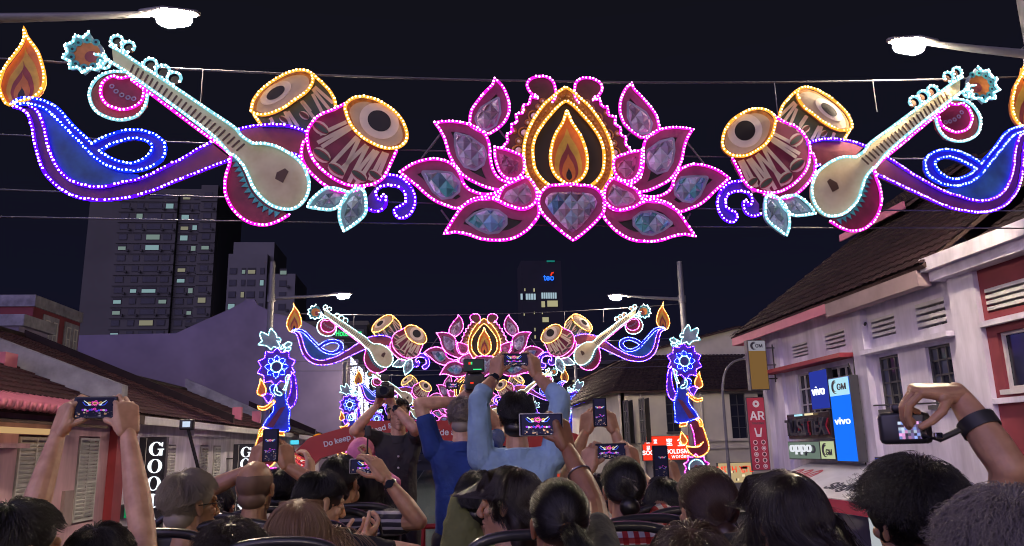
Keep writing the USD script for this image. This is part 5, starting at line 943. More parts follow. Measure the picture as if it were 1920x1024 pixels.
    if tail is not None:
        m = int(N*.35); kn = V([0, -.125, .0])*Hr; tp = [np.tile(kn, (m, 1))+r.normal(0, .010, (m, 3))]; dirn = nrm(tail)
        for j in range(seg): tp.append(tp[-1]+(nrm(dirn*(1-j/seg)+V([0, 0, -1.])*(j/seg*1.5))+r.normal(0, .10, (m, 3)))*(.26/seg)*r.uniform(.7, 1.1, (m, 1)))
        P_ = np.concatenate([P_, np.stack(tp, 1)])
    P_ = P_@R3.T+H; n = len(P_); k = P_.shape[1]
    c = UsdGeom.BasisCurves.Define(stage, fresh(path, 'strands')); c.CreateTypeAttr('linear'); c.CreateCurveVertexCountsAttr(Vt.IntArray.FromNumpy(np.full(n, k, np.int32)))
    c.CreatePointsAttr(Vt.Vec3fArray.FromNumpy(P_.reshape(-1, 3).astype(np.float32)))
    w = np.tile(np.linspace(1., .45, k)*width, n); c.CreateWidthsAttr(Vt.FloatArray.FromNumpy(w.astype(np.float32))); c.SetWidthsInterpolation('vertex')
    UsdShade.MaterialBindingAPI.Apply(c.GetPrim()).Bind(MATS[mname]); tag(c, kind='stuff')
def hair_cap(style, Hr):
    """The mass of hair the strands lie on."""
    gr = {'buzz': .975, 'short': .955, 'curly': 1.08, 'bob': 1.03, 'long': 1.03, 'pony': .975, 'bun': .975, 'mop': 1.0}[style]
    rad = V([.080, .100, .093])*gr*Hr; c = V([0, -.020, .036])*Hr
    m = E_(c, rad, 36); m = m.trim_by_plane([0, -.70, .714], -.016*Hr) if style in ('buzz', 'short', 'pony', 'bun') else m.trim_by_plane([0, -.78, .62], -.052*Hr)
    if style in ('short', 'buzz', 'mop'): m = m+E_(V([0, -.046, -.040])*Hr, (.062*Hr, .053*Hr, .046*Hr), 22)
    if style in ('bob', 'long'):
        z = -.13 if style == 'bob' else -.26; m = m+HULL([E_((0, -.045, -.01), (.086, .068, .05), 20), E_((0, -.055, z), (.082, .046, .03), 20)])-E_((0, .075, -.08), (.062, .085, .16), 20)
    if style == 'bun': m = m+E_(V([0, -.125, -.05])*Hr, (.042, .036, .04), 20)
    t = tm(m.refine_to_length(.012)); t = trimesh.Trimesh(t.vertices, t.faces, process=True); trimesh.smoothing.filter_taubin(t, iterations=3)
    nz = meshkit.fbm(t.vertices*34+7, 3)-.5; t.vertices += t.vertex_normals*(nz*{'curly': .030, 'mop': .012, 'buzz': .001, 'short': .003}.get(style, .005))[:, None]
    return t
SPOTS = []
def person(label, head, D, yaw=0, hair=('short', 'hair_black', .05, 2600), skin_='skin_light', shirt='cloth_black', trousers='cloth_denim', stand=False, arms={}, body_yaw=None, tilt=0, side=0, sc=1.0, collar=False, sleeve='short', wseat=True, broad=1.0, teal=False, group=None):
    """head: pixel of the head's centre in the photograph, D: its distance; arms: {'L'/'R': dict(w=wrist point, pole, d, n, curl, thumb)}."""
    H = at(head[0], head[1], D=D); by = yaw*.35 if body_yaw is None else body_yaw
    def rot(yw, ti=0, si=0):
        a = math.radians(-yw); c, s = math.cos(a), math.sin(a); Rz = V([[c, -s, 0], [s, c, 0], [0, 0, 1]]); b = math.radians(ti); Rx = V([[1, 0, 0], [0, math.cos(b), -math.sin(b)], [0, math.sin(b), math.cos(b)]])
        g = math.radians(si); Ry = V([[math.cos(g), 0, math.sin(g)], [0, 1, 0], [-math.sin(g), 0, math.cos(g)]]); return Rz@Ry@Rx
    RH, RB = rot(yaw, tilt, side), rot(by); r, f = RB[:, 0], RB[:, 1]
    t = thing('person', label, 'person', (0, 0, 0), 0, group)
    NB = H-UPV*.185*sc-f*.035; foot = DECK+.0
    def tf(m, R3, T, s): return m.transform(np.hstack([R3*s, V(T)[:, None]]).tolist())
    hipz = (foot+.90) if stand else max(foot+.52, NB[2]-.56); hip = V([NB[0], NB[1], hipz])-f*(.02 if stand else .03)
    chest = NB-UPV*.20*sc+f*.0; shw = .170*broad*sc
    sh = {s: NB-UPV*.055*sc+r*k*shw for s, k in (('L', -1), ('R', 1))}
    parts = [HULL([S(H-UPV*.06-f*.012, .050), S(NB, .058), S(NB-UPV*.03, .07)])]; sleeves = []; longs = []; fine = []
    el, wr = {}, {}
    for s, k in (('L', -1), ('R', 1)):
        a = arms.get(s)
        if a is None:
            W = hip+r*k*.14+f*.30+UPV*.08 if not stand else hip+r*k*.27-UPV*.05+f*.1; a = dict(w=W, pole=V([k*.5, -.3, -.8])@RB.T if not stand else r*k-f, d=f*.7-UPV*.6+r*-k*.2, n=-UPV*.6-r*k*.5, curl=(.35, .45, .35), rest=True)
        W = V(a['w'], float); lift = .055 if W[2] > sh[s][2]+.05 else 0; s0 = sh[s]+UPV*lift-r*k*lift*.4
        s0, e = (s0+(W-s0)*0, V(a['e'], float)) if 'e' in a else ik(s0, W, V(a['pole'], float)); sh[s] = s0; el[s], wr[s] = e, W; mid = e+(W-e)*.35
        parts += [HULL([S(s0, .052*sc), S(e, .039*sc)]), HULL([S(e, .040*sc), S(mid, .042*sc)]), HULL([S(mid, .042*sc), S(W-(W-e)*.08, .027*sc)]), HULL([S(W-(W-e)*.08, .027*sc), S(W, .0235*sc)])]
        d, n = nrm(a['d']), V(a['n'], float); th = np.cross(n, d) if s == 'L' else np.cross(d, n)
        fine.append(hand(W+nrm(d)*.008, d, n, th, a.get('curl', (.5, .7, .5)), a.get('thumb', 'grip'), sc*a.get('size', .98)))
        q = s0+(e-s0)*(.62 if sleeve == 'short' else 1.)
        sleeves.append(HULL([S(s0, .070*sc), S(q, .058*sc if sleeve == 'short' else .054*sc)]))
        if sleeve == 'rolled': q2 = e+(W-e)*.22; sleeves.append(HULL([S(e, .054*sc), S(q2, .052*sc)])); sleeves.append(HULL([S(e+(W-e)*.12, .056*sc), S(q2, .057*sc)]))
        if sleeve == 'long': sleeves.append(HULL([S(e, .054*sc), S(W-(W-e)*.1, .040*sc)]))
    tor = [HULL([S(sh['L']*.75+NB*.25-UPV*.02, .06), S(sh['R']*.75+NB*.25-UPV*.02, .06), E_(chest, (.12*broad, .095, .10))]), HULL([E_(chest, (.125*broad, .095, .10)), E_(hip+UPV*.1, (.12*broad, .095, .1))])]
    legs = []
    for k in (-1, 1):
        hj = hip+r*k*.09
        if stand: kn, an = hj*.55+V([hj[0]+r[0]*k*.03, hj[1], foot+.08])*.45+f*.02, V([hj[0], hj[1], foot+.09])+r*k*.03; 
        else: kn = hj+f*.42-UPV*.0; an = V([kn[0], kn[1], foot+.09])+f*.03
        legs.append((hj, kn, an))
    for hj, kn, an in legs:
        parts += [HULL([S(hj, .075), S(kn, .052)]), HULL([S(kn, .052), S(an, .036)]), HULL([S(an-UPV*.05, .035), S(an-UPV*.06+f*.15, .028)])]
    body = smooth_man(union(parts+tor), .018, 4)+tf(HEAD, RH*sc, H, 1.0)
    for h in fine: body = body+h
    obj('body', body, skin_, t, 60)
    lo = hip-UPV*(.02 if stand else .0)
    shm = union(sleeves+[HULL([S(sh['L']*.8+NB*.2-UPV*.012, .070), S(NB-UPV*.02-f*.01, .074*sc)]), HULL([S(sh['R']*.8+NB*.2-UPV*.012, .070), S(NB-UPV*.02-f*.01, .074*sc)]),
        HULL([S(sh['L']*.75+NB*.25-UPV*.03, .075), S(sh['R']*.75+NB*.25-UPV*.03, .075), E_(chest, (.150*broad, .118, .11))]), HULL([E_(chest, (.150*broad, .118, .11)), E_(lo+UPV*.02, (.152*broad, .125, .10))])])
    st = tm(smooth_man(shm, .017, 4)); st = trimesh.Trimesh(st.vertices, st.faces, process=True); q = st.vertices
    fold = meshkit.fbm(q*V([9, 9, 5.])+len(SPOTS)*3.1, 3)-.5; fold2 = np.abs(meshkit.noise((q+.3*fold[:, None])*V([16, 16, 7])+5)-.5)
    st.vertices = q+st.vertex_normals*(fold*.024-.018*(.25-fold2))[:, None]; obj('shirt', st, shirt, t, True)
    if collar:
        cz = NB-UPV*-.012; an_ = np.linspace(0, 2*math.pi, 25)[:-1]; ring = lambda R, z, y: V([cz+r*R*math.cos(a)+f*(R*math.sin(a)+y)+UPV*(z+.012*math.sin(a)*-1) for a in an_])
        a, b_, c_, d_ = ring(.066, .028, .0), ring(.078, .022, 0), ring(.088, -.030, 0), ring(.068, -.03, 0); v = np.vstack([a, b_, c_, d_]); n = 24; F = []
        for u in range(4):
            for w_ in range(n): F.append((u*n+w_, u*n+(w_+1) % n, ((u+1) % 4)*n+(w_+1) % n, ((u+1) % 4)*n+w_))
        obj('collar', (v, V(F)), shirt, t, 50)
    tr = [HULL([E_(hip+UPV*.02, (.15*broad, .12, .09)), S(hip-UPV*.03, .11)])]
    for hj, kn, an in legs: tr += [HULL([S(hj, .098), S(kn, .070)]), HULL([S(kn, .070), S(an, .052)])]
    obj('trousers', smooth_man(union(tr), .03, 3), trousers, t, True)
    for hj, kn, an in legs: obj('shoe', HULL([S(an-UPV*.045, .046, 12), S(an-UPV*.062+f*.16, .028, 12), S(an-UPV*.062-f*.03, .028, 12)]), 'seat_black', t, 40)
    style, hm, ln, N = hair[:4]; Hr = sc*(hair[4] if len(hair) > 4 else 1.0)
    if style != 'bald':
        cp = hair_cap(style, Hr); cp.vertices = cp.vertices@RH.T+H; hp = obj('hair', cp, hm, t, True)
        strands(hp, H, RH, N, style, ln, len(SPOTS)+1, hm, hair[5] if len(hair) > 5 else .0017, Hr, V([.1, -1, -.1]) if style == 'pony' else None)
    else:
        cp = hair_cap('buzz', Hr*.995); z = cp.vertices[:, 2]; keep = (z[cp.faces] < .065).all(1); cp = trimesh.Trimesh(cp.vertices, cp.faces[keep], process=True); cp.vertices = cp.vertices@RH.T+H
        obj('hair', cp, 'stubble', t, True)
    if wseat and not stand: seat(hip[0], hip[1]-.20, .42, teal)
    SPOTS.append(H); return t, H, RH, NB, r, f, sh, el, wr
def phone(label, c, right, up, w=.150, h=.074, holder=None, case='handle_black', bright=1.5, pic=1, seed=1, zoom=1.0):
    """A phone whose screen faces the crowd; right/up: its own axes. The screen shows the street."""
    right = nrm(right); up = nrm(up-np.dot(up, right)*right); back = np.cross(up, right)     # back: away from the viewer
    R3 = np.stack([right, back, up], 1); T = lambda m: trimesh.Trimesh(tm(m).vertices@R3.T+V(c), tm(m).faces, process=False)
    t = thing('phone', label, 'phone'); obj('case', T(rbox(-w/2, w/2, 0, .009, -h/2, h/2, .0045, 8)), case, t, 40)
    obj('glass', T(bx(-w/2+.003, w/2-.003, -.0012, -.0002, -h/2+.003, h/2-.003)), 'night_glass', t)
    obj('camera_bump', T(rbox(w/2-.042, w/2-.008, .0092, .012, h/2-.04, h/2-.008, .001, 6)), 'letter_dark', t)
    a, b_ = w/2-.009, h/2-.0055; r_ = rng(seed); P_, F_, C_ = [], [], []
    def quad(x0, z0, x1, z1, col, y): o = len(P_); P_.extend([(x0, y, z0), (x1, y, z0), (x1, y, z1), (x0, y, z1)]); F_.extend([(o, o+1, o+2), (o, o+2, o+3)]); C_.extend([col]*4)
    def strip(pts, wd, col, y):
        q = np.asarray(pts)+V([dx, dz]); d = np.gradient(q, axis=0); d /= np.linalg.norm(d, axis=1, keepdims=True)+1e-9; n = np.stack([-d[:, 1], d[:, 0]], 1)*wd; o = len(P_); k = len(q)
        for i in range(k): P_.extend([(q[i, 0]+n[i, 0], y, q[i, 1]+n[i, 1]), (q[i, 0]-n[i, 0], y, q[i, 1]-n[i, 1])]); C_.extend([col]*2)
        for i in range(k-1): F_.extend([(o+2*i, o+2*i+1, o+2*i+3), (o+2*i, o+2*i+3, o+2*i+2)])
    quad(-a, -b_, a, b_, (.012, .010, .028), -.0016)
    if pic == 3: quad(-a, -b_, a, b_, (.25, .02, .03), -.0017)
    u = min(a, b_*1.6)*zoom*(.80+.17*r_.random()); wd = u*.016; dx, dz = (a-u)*(2*r_.random()-1)*.9, b_*.10*(2*r_.random()-1)
    an = np.linspace(0, 2*math.pi, 22); cz = b_*.42 if a > b_ else b_*.35
    def rose(x, z, R, col, n=5): strip(np.stack([x+R*(1+.28*np.cos(n*an))*np.cos(an), z+R*(1+.28*np.cos(n*an))*np.sin(an)*.72], 1), wd, col, -.0019)
    MG, WM, BL, VI, WH = (1, .08, .6), (1, .6, .12), (.05, .12, 1), (.45, .08, 1), (.8, .95, 1)
    if pic == 3: MG = VI = BL = (1, .12, .12)
    rose(0, cz, u*.26, MG); rose(0, cz, u*.13, WM, 2); rose(0, cz, u*.19, MG, 7)
    for s in (-1, 1):
        strip(V([(s*u*.42, cz-u*.14), (s*u*.62, cz+u*.05), (s*u*.88, cz+u*.22)]), wd*1.3, WH, -.0019); rose(s*u*.45, cz+u*.05, u*.085, WM, 2); rose(s*u*.42, cz-u*.12, u*.08, WH, 2)
        strip(V([(s*u*.5, cz-u*.18), (s*u*.75, cz-u*.14), (s*u*.97, cz+u*.12)]), wd*1.4, BL, -.00195)
        for k in range(5): rose(s*u*(.18+.18*k), -b_*.25-r_.random()*b_*.15, u*.07, (VI, BL, MG, WH, VI)[k], 3+k % 3)
    rose(0, -b_*.2, u*.10, MG)
    for k in range(26):
        x = r_.uniform(-a, a*.93); z = r_.uniform(-b_, -b_*.45); s = r_.uniform(.03, .09)*u; col = V(((.5, .3, .25), (.1, .08, .1), (.35, .3, .4), (.6, .35, .2), (.05, .05, .08))[r_.integers(5)])*r_.uniform(.4, 1.1)
        if pic == 3: col = col*V([1.6, .4, .4])
        quad(max(x-s, -a), max(z-s*.7, -b_), min(x+s, a), min(z+s*.7, -b_*.3), tuple(col), -.0018-k*1e-6)
    v = V(P_)@R3.T+V(c); glow_attr('screen_%d' % int(bright*10), bright)
    sc_ = obj('screen', trimesh.Trimesh(v, V(F_), process=False), 'screen_%d' % int(bright*10), t, False, C_); tag(stage.GetPrimAtPath(sc_), kind='stuff'); return t
RX = V([1., 0, 0])
def grip2(c, w, right=RX, up=UPV, tiltw=.34, drop=.088):
    """Both hands on the short edges of a phone held up sideways."""
    f = np.cross(up, right); A_ = {}
    for s, k in (('L', -1), ('R', 1)):
        d = nrm(up*.93-right*k*tiltw*.30+f*.10); W = V(c)+right*k*(w/2+.030)-up*drop+f*.004+right*k*drop*tiltw*.25
        A_[s] = dict(w=W, pole=right*k*.9-UPV*.75-f*.2, d=d, n=-right*k*.62+f*.72, curl=(.7, .95, .6), thumb='in')
    return A_
def grip1(c, w, h, k=1, right=RX, up=UPV, lean=.35):
    """One hand (k=1 right, -1 left) round the lower edge of an upright phone."""
    f = np.cross(up, right); d = nrm(up*.92-right*k*.18+f*.1); W = V(c)+right*k*(w/2+.022)-up*(h*.12+.085)+f*.026+right*k*.02
    return dict(w=W, pole=right*k*.8-UPV*.8-f*.2, d=d, n=-right*k*.62+f*.72, curl=(.7, .95, .6), thumb='in')
# ------------------------------------------------------------------ the crowd, seat by seat
AP = lambda x, y, D: at(x, y, D=D)
def band_(p, d, r0, r1, h):
    m = trimesh.creation.annulus(r0, r1, h, sections=28); m.apply_transform(trimesh.geometry.align_vectors([0, 0, 1], d)); m.apply_translation(p); return m
def watch(e, w, m='handle_black', f=.86, r=.031, face=True, back=V([0, -1., 0]), name='wristwatch', label=None, cat='watch'):
    t = thing(name, label, cat); p = e+(w-e)*f; d = nrm(w-e); a = nrm(np.cross(d, [.3, .9, .2])); b_ = np.cross(d, a); an = np.linspace(0, 2*math.pi, 17)[:-1]
    obj('strap', band_(p, d, r-.002, r+.002, .02) if face else sweep(V([p+a*r*math.cos(k)+b_*r*math.sin(k) for k in an]), .0035, 8, True), m, t, 40)
    if face: q = p+nrm(back-np.dot(back, d)*d)*r; c = trimesh.creation.cylinder(.019, .012, sections=20); c.apply_transform(trimesh.geometry.align_vectors([0, 0, 1], nrm(q-p))); c.apply_translation(q); obj('watch_face', c, 'night_glass', t, 40)
    return t
# standing people at the front
c = AP(967, 675, 4.15); A_ = grip2(c, .148)
for s, k in (('L', -1), ('R', 1)): A_[s]['pole'] = V([k*.42, -.8, -.1])
p14 = person('man in pale blue rolled sleeve shirt standing, both arms up with a phone', (968, 787), 3.95, 4, ('short', 'hair_black', .045, 3200, 1.04), 'skin_tan', 'cloth_sky', 'cloth_black', True, A_, sleeve='rolled', collar=True, broad=1.15, sc=1.03)
phone('phone held up high sideways by the man in pale blue shirt', c, RX, UPV, .148, .072, seed=2, bright=1.4)
watch(p14[7]['L'], p14[8]['L'], label='dark wristwatch on the left wrist of the man in pale blue', f=.84)
cr = AP(887, 712, 4.75)
A_ = {'L': dict(w=AP(862, 752, 4.8), pole=V([-1, -.3, -.9]), d=V([.75, .2, .6]), n=V([.5, .5, .2]), curl=(.5, .8, .5)), 'R': dict(w=AP(903, 756, 4.85), pole=V([.5, .3, -1]), d=V([-.3, .2, .9]), n=V([-.8, .4, .1]), curl=(.5, .8, .5))}
p13 = person('grey haired man in royal blue polo standing with a video camera overhead', (866, 786), 4.75, 6, ('buzz', 'hair_grey', .018, 2600, 1.0, .0022), 'skin_light', 'cloth_blue', 'cloth_charcoal', True, A_, collar=True, broad=1.1, sc=1.0)
t = thing('video_camera', 'black video camera with a small lit monitor, raised above grey haired man', 'video camera'); Tm = lambda m: tm(m).apply_translation(cr) if not isinstance(m, Manifold) else tm(m).apply_translation(cr)
obj('camera_body', Tm(rbox(-.05, .07, -.06, .10, -.07, .03, .012)), 'handle_black', t, 40); ln = trimesh.creation.cylinder(.042, .16, sections=24); ln.apply_transform(trimesh.transformations.rotation_matrix(math.pi/2, [1, 0, 0])); ln.apply_translation([.01, .17, -.02]); obj('lens', Tm(ln), 'handle_black', t, 40)
mo = obj('monitor', Tm(rbox(-.06, .07, -.03, -.008, .045, .125, .006)), 'handle_black', t, 40); obj('monitor_screen', Tm(bx(-.052, .062, -.0335, -.031, .052, .118)), lit('monitor', (.05, .06, .07), .5), mo)
for x, m_ in ((-.028, 'lit_red'), (-.02, 'lit_green')): obj('icon', Tm(bx(x, x+.014, -.036, -.0345, .09, .105)), m_, mo)
obj('icon', Tm(bx(.0, .05, -.036, -.0345, .056, .062)), 'lit_green', mo); obj('icon', Tm(bx(-.02, .0, -.064, -.061, -.03, -.02)), 'lit_red', t)
obj('top_handle', Tm(sweep(V([[-.04, .02, .03], [-.03, .02, .045], [.05, .05, .045], [.06, .06, .03]]), .008, 8)), 'handle_black', t, True); obj('side_arm', Tm(sweep(V([[-.05, 0, -.02], [-.11, -.01, -.03]]), .006, 6)), 'handle_black', t)
phone('small phone screen clamped left of the video camera', AP(848, 723, 4.7), RX, UPV, .075, .042, bright=1.8, seed=8)
A_ = {'L': dict(w=AP(737, 760, 5.9), pole=V([.8, -.3, -.9]), d=V([-.30, .1, .9]), n=V([-.6, -.3, .2]), curl=(.5, .8, .5)), 'R': dict(w=AP(707, 760, 5.9), pole=V([-.8, -.3, -.9]), d=V([.3, .1, .9]), n=V([.6, -.3, .2]), curl=(.5, .8, .5))}
p12 = person('man in dark buttoned shirt facing the crowd with a camera at his eye', (747, 778), 6.05, 172, ('short', 'hair_black', .05, 2200, 1.0, .0022), 'skin_light', 'cloth_charcoal', 'cloth_charcoal', True, A_, body_yaw=176, collar=True)
fwd = V([.02, -1, 0.]); NB = p12[3]
for k in range(6): obj('button', trimesh.creation.icosphere(1, .009).apply_translation(NB+V([.01, -.145+.012*(k == 0), -.13-.085*k])), 'letter_white', stage.GetPrimAtPath(p12[0]).GetPath().pathString)
cc = AP(722, 735, 5.85); t = thing('photo_camera', 'black photo camera in front of the face of the man in dark shirt', 'camera')
obj('camera_body', tm(rbox(-.07, .07, -.03, .03, -.045, .045, .015)).apply_translation(cc), 'handle_black', t, 40); obj('prism_hump', tm(rbox(-.03, .03, -.025, .03, .045, .075, .01)).apply_translation(cc), 'handle_black', t, 40)
ln = trimesh.creation.cylinder(.038, .13, sections=24); ln.apply_transform(trimesh.transformations.rotation_matrix(math.pi/2, [1, 0, 0])); ln.apply_translation(cc+V([0, -.09, 0])); lp = obj('lens', ln, 'handle_black', t, 40); gl = trimesh.creation.cylinder(.03, .006, sections=24); gl.apply_transform(trimesh.transformations.rotation_matrix(math.pi/2, [1, 0, 0])); gl.apply_translation(cc+V([0, -.157, 0])); obj('lens_glass', gl, 'night_glass', lp, 40)
fl = tm(rbox(-.03, .03, -.05, .01, .08, .13, .008)).apply_translation(cc); obj('flash', fl, 'seat_black', t, 40)
watch(p12[7]['L'], p12[8]['L'], label='dark wristwatch on the man in dark buttoned shirt', f=.85, back=V([0, -1, 0]))
# woman with a pink headscarf further ahead
A_ = {'R': dict(w=AP(694, 866, 5.4), pole=V([.8, -.2, -.8]), d=V([-.15, .2, .95]), n=V([-.9, .2, .1]), curl=(.8, 1.1, .8))}
p10 = person('person in a pink headscarf and pale pink top holding a black stick', (680, 856), 5.6, 20, ('short', 'hair_dark', .03, 300), 'skin_tan', 'cloth_pink', 'cloth_denim', False, A_, wseat=False, sleeve='long', sc=.92)
H = p10[1]; RH = p10[2]; sca = smooth_man(E_((0, -.025, .03), (.098, .112, .108), 28)+HULL([E_((0, -.04, -.03), (.085, .07, .06)), E_((0, -.05, -.17), (.10, .085, .04))])-E_((0, .11, -.02), (.056, .075, .085), 20), .012, 3); sca = tm(sca); sca.vertices = sca.vertices@RH.T+H; obj('headscarf', sca, 'cloth_pink', p10[0], True)
t = thing('selfie_stick', 'thin black stick with a grip held up by the pink scarf person', 'selfie stick'); q0, q1 = AP(688, 868, 5.36), AP(690, 806, 5.36); obj('rod', sweep(V([q0, q1]), .006, 8), 'handle_black', t); obj('grip', sweep(V([q0, q0+(q1-q0)*.3]), .013, 10), 'handle_black', t, 40); obj('clamp', tm(rbox(-.02, .02, -.012, .012, -.045, .03, .005)).apply_translation(q1), 'handle_black', t, 40)
# rows of seated people, from the far rows to the near ones
A_ = {'R': dict(w=AP(583, 897, 4.1), pole=V([.8, -.3, -.7]), d=V([-.1, .15, .95]), n=V([-.85, .3, .1]), curl=(.4, .9, .6), thumb='in')}
p4 = person('dark haired person half hidden behind the bald man, raising a phone', (529, 926), 4.1, 5, ('mop', 'hair_black', .07, 1800), 'skin_light', 'cloth_wine', arms=A_)
phone('tilted phone with a glowing red screen in a black case', AP(557, 864, 4.12), nrm(V([.86, 0, -.5])), V([.5, 0, .86]), .135, .072, seed=4, pic=3, bright=1.3)
p11 = person('long black haired person behind the striped shirt man', (686, 930), 4.2, 10, ('bob', 'hair_black', .26, 2200), 'skin_light', 'cloth_black')
A_ = {'R': dict(w=AP(724, 898, 3.75), pole=V([.9, -.4, -.6]), d=V([-.55, .1, .8]), n=V([-.6, .65, -.3]), curl=(.35, .6, .4), thumb='grip')}
p9 = person('man in navy striped shirt holding his phone sideways, black wristwatch', (641, 908), 3.95, 22, ('short', 'hair_black', .05, 3000, 1.05), 'skin_tan', 'cloth_stripe', arms=A_, broad=1.15, sc=1.04)
phone('phone held sideways by the man in the striped shirt', AP(684, 874, 3.85), RX, UPV, .15, .074, case='frame_white', seed=5, bright=1.3)
watch(p9[7]['R'], p9[8]['R'], label='black wristwatch on the raised wrist of the striped shirt man', f=.88)
pc = AP(507, 835, 3.6); A_ = {'L': grip1(pc, .078, .15, -1), 'R': grip1(pc, .078, .15, 1)}
p3 = person('bald man in black shirt holding a phone upright with both hands', (480, 918), 3.45, 8, ('bald', 'stubble', 0, 0), 'skin_tan', 'cloth_black', arms=A_, collar=False, teal=True, broad=1.05)
phone('upright phone in both hands of the bald man', pc, RX, UPV, .075, .150, seed=6, bright=1.3, zoom=.95)
A_ = {'R': dict(w=AP(672, 1022, 3.25), pole=V([.6, -.6, -.5]), d=V([.6, .6, .45]), n=V([-.5, .3, .6]), curl=(.5, .8, .5)), 'L': dict(w=AP(648, 1035, 3.25), pole=V([-.8, -.4, -.5]), d=V([.6, .6, .45]), n=V([.3, -.2, .8]), curl=(.5, .8, .5))}
p6 = person('young man with tousled black hair looking down to the right at his phone', (604, 945), 3.35, 62, ('mop', 'hair_black', .075, 3400), 'skin_light', 'cloth_black', arms=A_, tilt=-14, body_yaw=25)
phone('phone held low by the young man looking down', AP(690, 998, 3.4), nrm(V([.75, -.5, .3])), V([-.3, .3, .9]), .15, .074, seed=7, bright=.4)
p2 = person('grey haired man with glasses and dark shirt printed white across the back', (360, 950), 3.1, 46, ('short', 'hair_grey', .05, 4200, 1.06), 'skin_tan', 'cloth_charcoal', body_yaw=12, broad=1.15, sc=1.02)
H, RH = p2[1], p2[2]; loc = lambda *a: V([V(q)@RH.T+H for q in a]); gt = thing('glasses', 'dark rimmed glasses worn by the grey haired man', 'glasses')
for s in (-1, 1):
    an = np.linspace(0, 2*math.pi, 19)[:-1]; obj('rim', sweep(loc(*[(s*.033+.024*math.cos(k), .103, .006+.018*math.sin(k)) for k in an]), .0022, 6, True), 'handle_black', gt, True); obj('temple', sweep(loc((s*.058, .100, .012), (s*.084, .05, .012), (s*.088, -.02, .008)), .0022, 6), 'handle_black', gt, True)
obj('bridge', sweep(loc((-.009, .104, .008), (.009, .104, .008)), .0022, 6), 'handle_black', gt)
NB, r_, f_ = p2[3], p2[4], p2[5]; m = meshkit.text_mesh('DILU', .035, .002, True); b_ = m.bounds; v = m.vertices-V([(b_[0, 0]+b_[1, 0])/2, 0, 0]); o = NB-UPV*.115-f_*.128-r_*.10
obj('shirt_print', trimesh.Trimesh(o+v[:, :1]*r_+v[:, 1:2]*nrm(UPV*.96+f_*.25)-v[:, 2:3]*f_, m.faces, process=False), 'letter_white', p2[0])
person('dark haired person hidden just right of the grey haired man', (409, 962), 4.0, 15, ('short', 'hair_black', .05, 1500), 'skin_light', 'cloth_black')
t = thing('action_camera_stick', 'small action camera on a black stick above the grey haired man', 'action camera'); q0, q1 = AP(372, 880, 3.6), AP(351, 797, 3.6); obj('rod', sweep(V([q0, q1]), .008, 8), 'handle_black', t); obj('camera', tm(rbox(-.032, .032, -.016, .016, -.022, .026, .006)).apply_translation(q1), 'seat_black', t, 40); obj('camera_screen', tm(bx(-.016, .018, -.0185, -.017, -.010, .016)).apply_translation(q1), lit('small_screen', (.5, .6, .75), 1.2), t)
p7 = person('woman with long fair hair and a black handrail behind her', (561, 1012), 2.7, -6, ('long', 'hair_blond', .40, 4200, 1.03), 'skin_light', 'cloth_black')
p8 = person('dark wavy haired person low in front between grey and bald men', (430, 1062), 2.45, -10, ('curly', 'hair_dark', .10, 3800, .98), 'skin_tan', 'cloth_black', wseat=False)
p16 = person('dark bushy haired person wearing an olive hood and mustard top', (897, 945), 3.3, 10, ('mop', 'hair_black', .08, 3000, 1.02), 'skin_tan', 'cloth_mustard', wseat=False)
H, NB = p16[1], p16[3]; hd = tm(smooth_man(HULL([E_(NB+V([-.06, -.04, .02]), (.10, .075, .055)), E_(H+V([-.085, -.04, -.02]), (.05, .055, .07))])+HULL([E_(NB+V([-.06, -.04, .0]), (.10, .08, .05)), E_(NB+V([.06, -.05, -.02]), (.09, .07, .05))]), .014, 4)); hd.vertices += hd.vertex_normals*(meshkit.fbm(hd.vertices*16, 3)-.5)[:, None]*.03; obj('hood', hd, 'cloth_olive', p16[0], True)
p17 = person('woman in profile facing left with wavy black hair and a necklace', (952, 948), 2.75, -68, ('bob', 'hair_dark', .21, 5200, 1.0), 'skin_tan', 'cloth_green', body_yaw=-25)
NB = p17[3]; an = np.linspace(0, 2*math.pi, 25)[:-1]; nk = thing('necklace', 'thin dark bead necklace on the woman in profile', 'necklace'); obj('cord', sweep(V([NB+V([.074*math.cos(a), .074*math.sin(a)*.9, .0+.02*math.sin(a)]) for a in an]), .004, 6, True), 'seat_black', nk, True)
# one hand with the big phone
c = AP(1015, 796, 2.75); g = grip1(c, .158, .078, 1); g['pole'] = V([.7, -.2, -.9]); g['w'] = c+V([.092, .012, -.085])
p18 = person('dark haired person with a ponytail, right arm raised with large phone', (1046, 988), 2.3, -4, ('pony', 'hair_black', .13, 4200, 1.04), 'skin_brown', 'cloth_charcoal', arms={'R': g}, body_yaw=8, wseat=False)
phone('large phone in a light frame showing the whole light display', c, RX, UPV+.02*RX, .158, .080, case='frame_white', seed=3, bright=1.7, zoom=.98)
watch(p18[7]['R'], p18[8]['R'], 'rail_silver', .55, .040, False, name='bracelet', label='thin silver bracelet on the arm holding the large phone', cat='bracelet')
hr = thing('hair_tie', 'brown hair tie on the ponytail in front', 'hair tie'); an = np.linspace(0, 2*math.pi, 17)[:-1]; kn = V([0, -.125, .0])@p18[2].T+p18[1]; obj('band', sweep(V([kn+V([.018*math.cos(a), -.01, .018*math.sin(a)]) for a in an]), .006, 6, True), 'cloth_mustard', hr, True)
